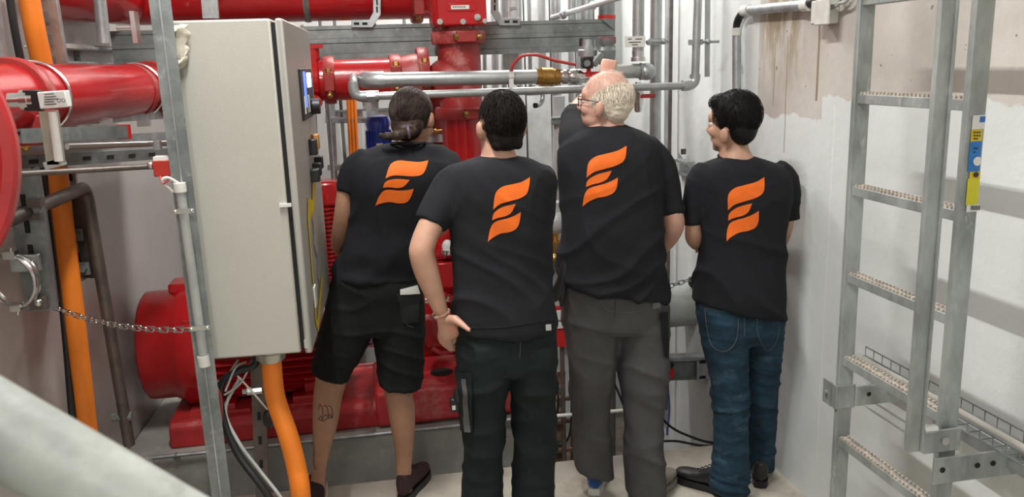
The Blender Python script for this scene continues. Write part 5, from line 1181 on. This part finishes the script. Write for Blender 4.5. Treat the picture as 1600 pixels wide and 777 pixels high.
limb(body, [(720, 285, Y2, 22), (694, 320, Y2-.02, 21), (673, 352, Y2-.04, 20), (660, 385, Y2-.06, 20), (660, 402, Y2-.06, 20), (668, 430, Y2-.05, 19), (681, 465, Y2-.04, 14.5), (690, 490, Y2-.03, 11.5), (694, 500, Y2-.03, 11.5)])
wr = at(692, 496, Y=Y2-.03); d2 = (at(706, 545, Y=Y2+.0)-wr)
hand(body, wr, d2, Vector((.75, .65, 0)), -1, curl=(.15, .25, .2), L=.15, thumb=(.1, .0), tcurl=.0) if 0 else None
def own_hand(mb, wrist, knuck, fingers, thumb_pts, palm_r):
    mb.tube(spline([wrist]+knuck, 5), palm_r, 14) if 0 else None
# hand built finger by finger on the hip
pc_ = [at(692, 494, Y=Y2-.03), at(697, 508, Y=Y2-.03), at(702, 520, Y=Y2-.025)]
RR = []
for c, wx, th in ((pc_[0], .024, .019), (at(696, 503, Y=Y2-.03), .031, .019), (at(700, 513, Y=Y2-.03), .037, .0175), (at(704, 523, Y=Y2-.025), .036, .015), (at(706, 530, Y=Y2-.02), .030, .011)):
    ax = (at(720, 500, Y=Y2-.05)-at(690, 512, Y=Y2-.03)).normalized(); nn = Vector((0, 1, 0)); RR.append([c+ax*math.cos(a)*wx+nn*math.sin(a)*th for a in [2*math.pi*j/16 for j in range(16)]])
body.rings(RR)
for pts_, r_ in (([(687, 517), (686, 527), (689, 535), (695, 541)], .0076), ([(695, 524), (695, 534), (698, 542), (704, 548)], .0079), ([(703, 526), (704, 535), (707, 543), (713, 548)], .0078), ([(711, 525), (713, 532), (716, 538), (721, 542)], .0074)):
    Pp = [at(x, y, Y=Y2-.02+.014*i) for i, (x, y) in enumerate(pts_)]; body.tube(Pp, [r_*1.1, r_*1.05, r_, r_*.85], 10); body.ball(Pp[-1], r_*.9, 8, 6)
Pp = [at(699, 500, Y=Y2-.045), at(711, 499, Y=Y2-.075), at(722, 507, Y=Y2-.10), at(733, 516, Y=Y2-.125)]; body.tube(Pp, [.017, .0155, .0115, .008], 12); body.ball(Pp[-1], .0088, 8, 6)
limb(body, [(838, 285, Y2, 18), (842, 320, Y2+.08, 15), (840, 350, Y2+.16, 13), (832, 368, Y2+.24, 12), (820, 375, Y2+.32, 9)]); hand(body, at(820, 375, Y=Y2+.32), (-.5, 1, .1), (0, 0, -1), -1)
b2 = remesh(body, 'body', SKIN2, m2, .0055, 4)
tee = MB(); rows(tee, sh2)
limb(tee, [(735, 274, Y2, 24), (712, 290, Y2, 31), (693, 314, Y2-.01, 30), (680, 334, Y2-.02, 28), (672, 350, Y2-.03, 27)], k=5); limb(tee, [(840, 275, Y2, 26), (847, 295, Y2+.04, 23), (847, 325, Y2+.10, 20), (844, 345, Y2+.14, 18)])
t2 = remesh(tee, 't_shirt', TEE2, m2, .008, 5, tee_folds(5.1, .011, 1.4, 1)); tb2 = bvh(t2)
logo(tb2, (828.1, 277), (770.3, 327.7), (762.5, 378.2), t2)
seam(tb2, [(711, 513), (735, 513), (790, 511), (840, 503), (864, 499)], 'hem_seam', STITCH if 0 else TEE, t2, .002)
MB().tube([T2 @ Vector((math.cos(a)*.068, -.025+math.sin(a)*.064, -.118+.02*math.cos(a)*0+.016*math.sin(a))) for a in [2*math.pi*j/24 for j in range(24)]], .007, 8, closed=True).build('collar', TEE2, t2)
tw = MB(); rows(tw, hip2); rows(tw, l2a); rows(tw, l2b)
tr2 = remesh(tw, 'cargo_trousers', CARGO, m2, .009, 5, leg_folds(7.7, .009, ((at(750, 690, Y=Y2).z, .12), (at(750, 600, Y=Y2).z, .08)), 9)); bt2 = bvh(tr2)
decal(bt2, [(717, 582), (739, 581)], [(724, 672), (741, 674)], 'leg_pocket', cloth('pocket_dark', (.013, .018, .019)), tr2, 8, 14, .012)
decal(bt2, [(726, 590), (732, 590)], [(731, 675), (739, 675)], 'grey_reflective_strip', cloth('grey_strip', (.11, .11, .11)), tr2, 4, 14, .015)
MB().box(at(711, 632, Y=Y2-.02), (.035, .03, .05)).ball(at(717, 618, Y=Y2-.03), (.02, .02, .03)).build('key_pouch', BLACK, tr2, bevel=.006)
MB().box(at(709, 637, Y=Y2-.04), (.012, .006, .016)).build('metal_clip', CHROME, tr2)
MB().box(at(857, 512, Y=Y2-.13), (.018, .004, .02)).build('belt_tag', GREYM, tr2)
seam(bt2, [(812, 514), (813, 535), (812, 560)], 'back_seam', STITCH, tr2, .0008)
MB().torus(at(689, 490, Y=Y2-.032), at(693, 500, Y=Y2-.03)-at(683, 470, Y=Y2-.035), .0285, .0048, 28, 8).build('bracelet', mat('beaded_bracelet', (.45, .25, .17), .5, 0, .5, 60, dirt=((.65, .55, .4), .5, 40)), b2)
eyes(T2, m2)
hr_ = MB(); Bh(T2, hr_, (0, -.020, .044), (.0735, .097, .088)); Bh(T2, hr_, (0, -.043, -.010), (.064, .060, .062)); Bh(T2, hr_, (0, -.035, .02), (.071, .077, .062)); Bh(T2, hr_, (.034, -.055, -.045), (.022, .028, .022)); Bh(T2, hr_, (-.034, -.055, -.045), (.022, .028, .022))
hairA = remesh(hr_, 'hair', HAIRD, m2, .005, 4, lambda p: .0018*nz(p, 60, 60, 60, 3))
hs = MB(); strands(hs, 3600, T2, lambda p: p.z > -.03+.9*max(0, p.y), (0, -.05, .13), .020, .0007, .004, c=(0, -.022, .042), r=(.0745, .098, .09), jit=.35, seed=5); raw_mesh(hs, 'hair_strands', HAIRD, hairA)
shoe(m2, at(755, 935, Z=0)+Vector((0, -.05, 0)), at(752, 915, Z=0)+Vector((0, .2, 0)), BLACK, BLACK); shoe(m2, at(838, 935, Z=0)+Vector((0, -.05, 0)), at(842, 915, Z=0)+Vector((0, .2, 0)), BLACK, BLACK)

# ================= third man: white hair, arm raised
Y3 = 3.12
m3 = thing('person', 'white-haired man with glasses in black T-shirt and grey trousers reaching up', 'person', (at(975, 777, Y=3.25).x, 3.25, 0))
T3 = hT(944, 110, Y3, 56, 1.0, 4, top=.124, sy=.92)
sh3 = [(198, 922, 196, 976, Y3, .06), (206, 900, 204, 1000, Y3, .095), (222, 882, 220, 1022, Y3, .13), (245, 873, 245, 1030, Y3, .15), (280, 875, 280, 1031, Y3, .155), (320, 879, 320, 1030, Y3, .155), (360, 880, 360, 1031, Y3, .155), (400, 876, 400, 1034, Y3+.02, .155), (425, 874, 430, 1037, Y3+.03, .15), (437, 874, 452, 1040, Y3+.03, .148), (441, 876, 467, 1041, Y3+.03, .147)]
hip3 = [(420, 880, 440, 1034, Y3+.04, .13), (450, 878, 465, 1040, Y3+.05, .142), (485, 879, 495, 1042, Y3+.07, .14), (512, 882, 515, 1043, Y3+.08, .12)]
l3a = [(475, 880, 475, 966, Y3+.07, .125), (520, 884, 520, 962, Y3+.1, .125), (570, 890, 570, 958, Y3+.12, .11), (620, 894, 620, 952, Y3+.15, .10), (670, 896, 670, 951, Y3+.18, .095), (710, 897, 712, 954, Y3+.19, .095), (733, 900, 742, 957, Y3+.19, .095)]
l3b = [(475, 960, 475, 1042, Y3+.07, .125), (520, 963, 520, 1042, Y3+.08, .125), (570, 968, 570, 1040, Y3+.08, .11), (620, 974, 620, 1036, Y3+.09, .10), (670, 978, 670, 1033, Y3+.1, .095), (720, 979, 720, 1035, Y3+.1, .095), (772, 980, 772, 1037, Y3+.1, .095)]
body = MB(); rows(body, sh3, s=.84); rows(body, hip3, s=.84); rows(body, l3a, s=.75); rows(body, l3b, s=.75); P = head(body, T3, -.014, 1.1)
limb(body, [(948, 180, Y3+.02, 26), (950, 198, Y3+.01, 26), (950, 215, Y3, 32)])
limb(body, [(908, 228, Y3, 18), (900, 205, Y3+.12, 17), (899, 186, Y3+.22, 15), (903, 172, Y3+.29, 15), (918, 154, Y3+.36, 13), (936, 134, Y3+.44, 11), (947, 119, Y3+.50, 9)])
hand(body, at(946, 120, Y=Y3+.50), at(952, 97, Y=Y3+.54)-at(946, 120, Y=Y3+.5), (.35, 1, -.1), -1, curl=(.9, 1.0, .6), L=.17, thumb=(.5, .6))
limb(body, [(1025, 245, Y3, 17), (1040, 290, Y3, 16), (1050, 330, Y3-.01, 16.5), (1052, 352, Y3+.01, 17.5), (1043, 374, Y3+.08, 14.5), (1028, 392, Y3+.17, 11), (1012, 402, Y3+.24, 9)]); hand(body, at(1012, 402, Y=Y3+.24), (-1, .7, 0), (0, .2, -1), 1)
b3 = remesh(body, 'body', SKIN3, m3, .006, 4)
tee = MB(); rows(tee, sh3)
limb(tee, [(925, 236, Y3, 32), (906, 226, Y3+.03, 31), (899, 206, Y3+.12, 26), (898, 190, Y3+.19, 21.5), (900, 178, Y3+.25, 19.5)]); limb(tee, [(1005, 232, Y3, 26), (1028, 255, Y3, 25), (1040, 285, Y3, 22.5), (1045, 312, Y3, 21), (1048, 332, Y3, 20)])
_f0 = tee_folds(9.4, .011, 1.5, -1)
t3 = remesh(tee, 't_shirt', TEE2, m3, .008, 5, _f0); tb3 = bvh(t3)
logo(tb3, (979, 228.2), (916.7, 277.5), (910.4, 322.9), t3)
MB().tube([at(950, 201, Y=Y3)+Vector((math.cos(a)*.068, math.sin(a)*.07, .004+.012*math.sin(a))) for a in [2*math.pi*j/24 for j in range(24)]], .007, 8, closed=True).build('collar', TEE2, t3)
tw = MB(); rows(tw, hip3); rows(tw, l3a); rows(tw, l3b)
tr3 = remesh(tw, 'grey_trousers', GREYT, m3, .009, 5, leg_folds(3.3, .010, ((at(930, 480, Y=Y3).z, .1), (at(930, 600, Y=Y3+.1).z, .12), (at(930, 715, Y=Y3+.1).z, .08)), 7)); bt3 = bvh(tr3)
decal(bt3, [(1028, 488), (1041, 486)], [(1036, 558), (1042, 560)], 'black_side_pocket', cloth('black_panel', (.016, .017, .019)), tr3, 6, 14, .010)
decal(bt3, [(1018, 470), (1030, 468)], [(1018, 482), (1030, 480)], 'pocket_flap', cloth('grey_flap', (.16, .155, .15)), tr3, 4, 4, .008)
seam(bt3, [(938, 470), (950, 485), (985, 488), (1015, 482)], 'pocket_seam', STITCH, tr3, .001); seam(bt3, [(962, 462), (961, 480), (960, 500)], 'back_seam', cloth('grey_seam', (.04, .04, .04)), tr3, .001)
gl_ = MB(); limb(gl_, [(888, 396, Y3-.02, 5), (880, 430, Y3-.02, 8), (873, 452, Y3-.01, 7), (866, 472, Y3, 3)]); limb(gl_, [(885, 420, Y3-.02, 6), (879, 455, Y3-.01, 6), (877, 480, Y3, 3)]); limb(gl_, [(882, 425, Y3, 6), (870, 445, Y3, 4), (861, 462, Y3, 2.5)])
remesh(gl_, 'hanging_glove', BLACK, m3, .005, 4)
# glasses
gm = mat('tortoise_frame', (.06, .015, .01), .3)
gls = MB(); 
for sx in (-1, 1):
    gls.tube([T3 @ Vector((sx*.034+math.copysign(abs(math.cos(a))**.6, math.cos(a))*.026, .103-.01*abs(math.cos(a)), .004+math.copysign(abs(math.sin(a))**.6, math.sin(a))*.018)) for a in [2*math.pi*j/24 for j in range(24)]], .0022, 6, closed=True)
    gls.tube([T3 @ Vector((sx*.062, .098, .014)), T3 @ Vector((sx*.077, .06, .013)), T3 @ Vector((sx*.083, .0, .010)), T3 @ Vector((sx*.082, -.014, .0))], .0024, 6)
gls.tube([T3 @ Vector((-.01, .104, .008)), T3 @ Vector((0, .108, .011)), T3 @ Vector((.01, .104, .008))], .0022, 6)
gls.build('glasses', gm, m3)
eyes(T3, m3)
hr_ = MB(); Bh(T3, hr_, (0, -.034, .002), (.079, .086, .060)); Bh(T3, hr_, (0, -.052, -.02), (.068, .054, .056))
hairA = remesh(hr_, 'hair', HAIRW, m3, .005, 4, lambda p: .0022*nz(p, 70, 70, 70, 3))
hs = MB(); strands(hs, 3600, T3, lambda p: p.z > -.055+.5*max(0, p.y+.02) and p.z < .085-.55*max(0, p.y+.05) and p.y < .045, (0, .03, .16), .034, .0009, .004, c=(0, -.026, .025), r=(.0795, .097, .087), jit=.22, seed=7)
strands(hs, 420, T3, lambda p: p.z > .05, (0, .06, .12), .035, .0004, .003, c=(0, -.012, .032), r=(.076, .098, .092), jit=.3, seed=8); raw_mesh(hs, 'hair_strands', HAIRW, hairA)
shw = mat('white_sport_shoe', (.5, .5, .48), .7, dirt=((.12, .12, .12), .62, 14)); shg = mat('grey_brown_shoe', (.26, .235, .20), .8)
shoe(m3, at(925, 769, Z=0)-Vector((0, .03, 0)), at(938, 738, Z=0), LABEL, mat('blue_sport_shoe', (.02, .10, .38), .6, dirt=((.5, .5, .48), .5, 9)), extra=WHITE); shoe(m3, at(1012, 787, Z=0), at(1046, 752, Z=0), shg, shg, .27)

# ================= fourth man: jeans, beside the wall
Y4 = 3.16
m4 = thing('person', 'man with short black hair, black T-shirt and blue jeans by the right wall', 'person', (at(1165, 777, Y=Y4).x, Y4, 0))
T4 = hT(1146, 141, Y4, 36, 1.0, -2, top=.138)
sh4 = [(247, 1124, 244, 1176, Y4, .055), (255, 1104, 251, 1200, Y4, .085), (266, 1089, 262, 1222, Y4, .11), (285, 1083, 283, 1233, Y4, .125), (315, 1086, 315, 1230, Y4, .13), (350, 1093, 350, 1224, Y4, .125), (390, 1095, 390, 1222, Y4, .12), (425, 1090, 430, 1222, Y4, .125), (450, 1088, 465, 1223, Y4, .13), (463, 1087, 486, 1222, Y4, .13), (471, 1086, 494, 1221, Y4, .13)]
hip4 = [(455, 1091, 470, 1220, Y4, .115), (480, 1090, 488, 1221, Y4+.01, .125), (510, 1094, 512, 1220, Y4+.02, .125), (530, 1098, 530, 1218, Y4+.03, .11)]
l4a = [(495, 1092, 495, 1160, Y4, .11), (540, 1101, 540, 1163, Y4-.0, .105), (590, 1112, 590, 1164, Y4-.01, .09), (630, 1117, 630, 1165, Y4-.02, .082), (680, 1118, 680, 1166, Y4-.03, .075), (730, 1116, 730, 1167, Y4-.04, .072), (768, 1113, 770, 1165, Y4-.04, .078)]
l4b = [(495, 1156, 495, 1220, Y4+.02, .11), (540, 1162, 540, 1216, Y4+.04, .105), (590, 1164, 590, 1212, Y4+.06, .09), (640, 1165, 640, 1210, Y4+.08, .082), (690, 1166, 690, 1207, Y4+.1, .075), (730, 1167, 730, 1206, Y4+.1, .075)]
body = MB(); rows(body, sh4, s=.86); rows(body, hip4, s=.86); rows(body, l4a, s=.8); rows(body, l4b, s=.8); P = head(body, T4, -.034)
limb(body, [(1146, 215, Y4+.02, 22), (1147, 235, Y4+.01, 23), (1150, 256, Y4, 30)])
limb(body, [(1098, 278, Y4, 13), (1086, 315, Y4, 12), (1083, 350, Y4+.0, 12.5), (1085, 372, Y4+.03, 14), (1096, 383, Y4+.13, 11.5), (1112, 386, Y4+.24, 9)]); hand(body, at(1112, 386, Y=Y4+.24), (.6, 1, 0), (0, 0, -1), 1)
limb(body, [(1218, 276, Y4, 13), (1229, 310, Y4, 12), (1230, 342, Y4, 11), (1224, 368, Y4+.05, 11), (1213, 384, Y4+.15, 11), (1200, 388, Y4+.25, 9)]); hand(body, at(1200, 388, Y=Y4+.25), (-.6, 1, 0), (0, 0, -1), -1)
b4 = remesh(body, 'body', SKIN4, m4, .006, 4)
tee = MB(); rows(tee, sh4)
limb(tee, [(1108, 270, Y4, 22), (1094, 284, Y4, 22), (1086, 308, Y4, 18.5), (1083, 332, Y4, 16), (1082, 351, Y4, 15)]); limb(tee, [(1210, 268, Y4, 22), (1226, 284, Y4, 21), (1232, 305, Y4, 17.5), (1233, 325, Y4, 15.5), (1234, 342, Y4, 14.5)])
t4 = remesh(tee, 't_shirt', TEE, m4, .008, 5, tee_folds(12.2, .012, 1.3, 1)); tb4 = bvh(t4)
logo(tb4, LT, LA, LB, t4)
MB().tube([at(1149, 247, Y=Y4)+Vector((math.cos(a)*.066, math.sin(a)*.068, .003+.012*math.sin(a))) for a in [2*math.pi*j/24 for j in range(24)]], .007, 8, closed=True).build('collar', TEE, t4)
tw = MB(); rows(tw, hip4); rows(tw, l4a); rows(tw, l4b)
tr4 = remesh(tw, 'jeans', DENIM, m4, .008, 4, leg_folds(4.5, .010, ((at(1140, 625, Y=Y4).z, .07), (at(1140, 745, Y=Y4).z, .09)), 20)); bt4 = bvh(tr4)
for pts_ in ([(1101, 483), (1106, 520), (1114, 542), (1134, 549), (1150, 532), (1154, 498)], [(1101, 482), (1120, 483), (1140, 488), (1155, 487)], [(1183, 492), (1184, 522), (1199, 548), (1213, 534), (1218, 508)], [(1163, 482), (1163, 500), (1163, 525)]):
    seam(bt4, pts_, 'pocket_stitching', STITCH, tr4, .001)
eyes(T4, m4)
hr_ = MB(); Bh(T4, hr_, (0, -.022, .044), (.083, .100, .094)); Bh(T4, hr_, (0, -.045, -.008), (.068, .058, .076)); Bh(T4, hr_, (0, .042, .090), (.055, .050, .034))
for sx in (-1, 1): Bh(T4, hr_, (sx*.068, .022, .012), (.007, .010, .022))
hairA = remesh(hr_, 'hair', HAIRB, m4, .005, 4, lambda p: .003*nz(p, 45, 45, 30, 3))
hs = MB(); strands(hs, 3000, T4, lambda p: p.z > -.05+.9*max(0, p.y), (0, -.05, .13), .024, .0007, .005, jit=.3, c=(0, -.022, .044), seed=11)
strands(hs, 500, T4, lambda p: True, (0, -.05, .10), .03, .0008, .006, c=(0, .042, .090), r=(.056, .051, .035), jit=.4, seed=12); raw_mesh(hs, 'hair_strands', HAIRB, hairA)
bl = mat('black_leather_shoe', (.02, .02, .021), .45, 0, .2, 20, dirt=((.10, .095, .085), .6, 9))
shoe(m4, at(1138, 775, Z=0), at(1068, 752, Z=0), BLACK, bl, .27); shoe(m4, at(1188, 763, Z=0), at(1184, 725, Z=0), BLACK, bl, .28)
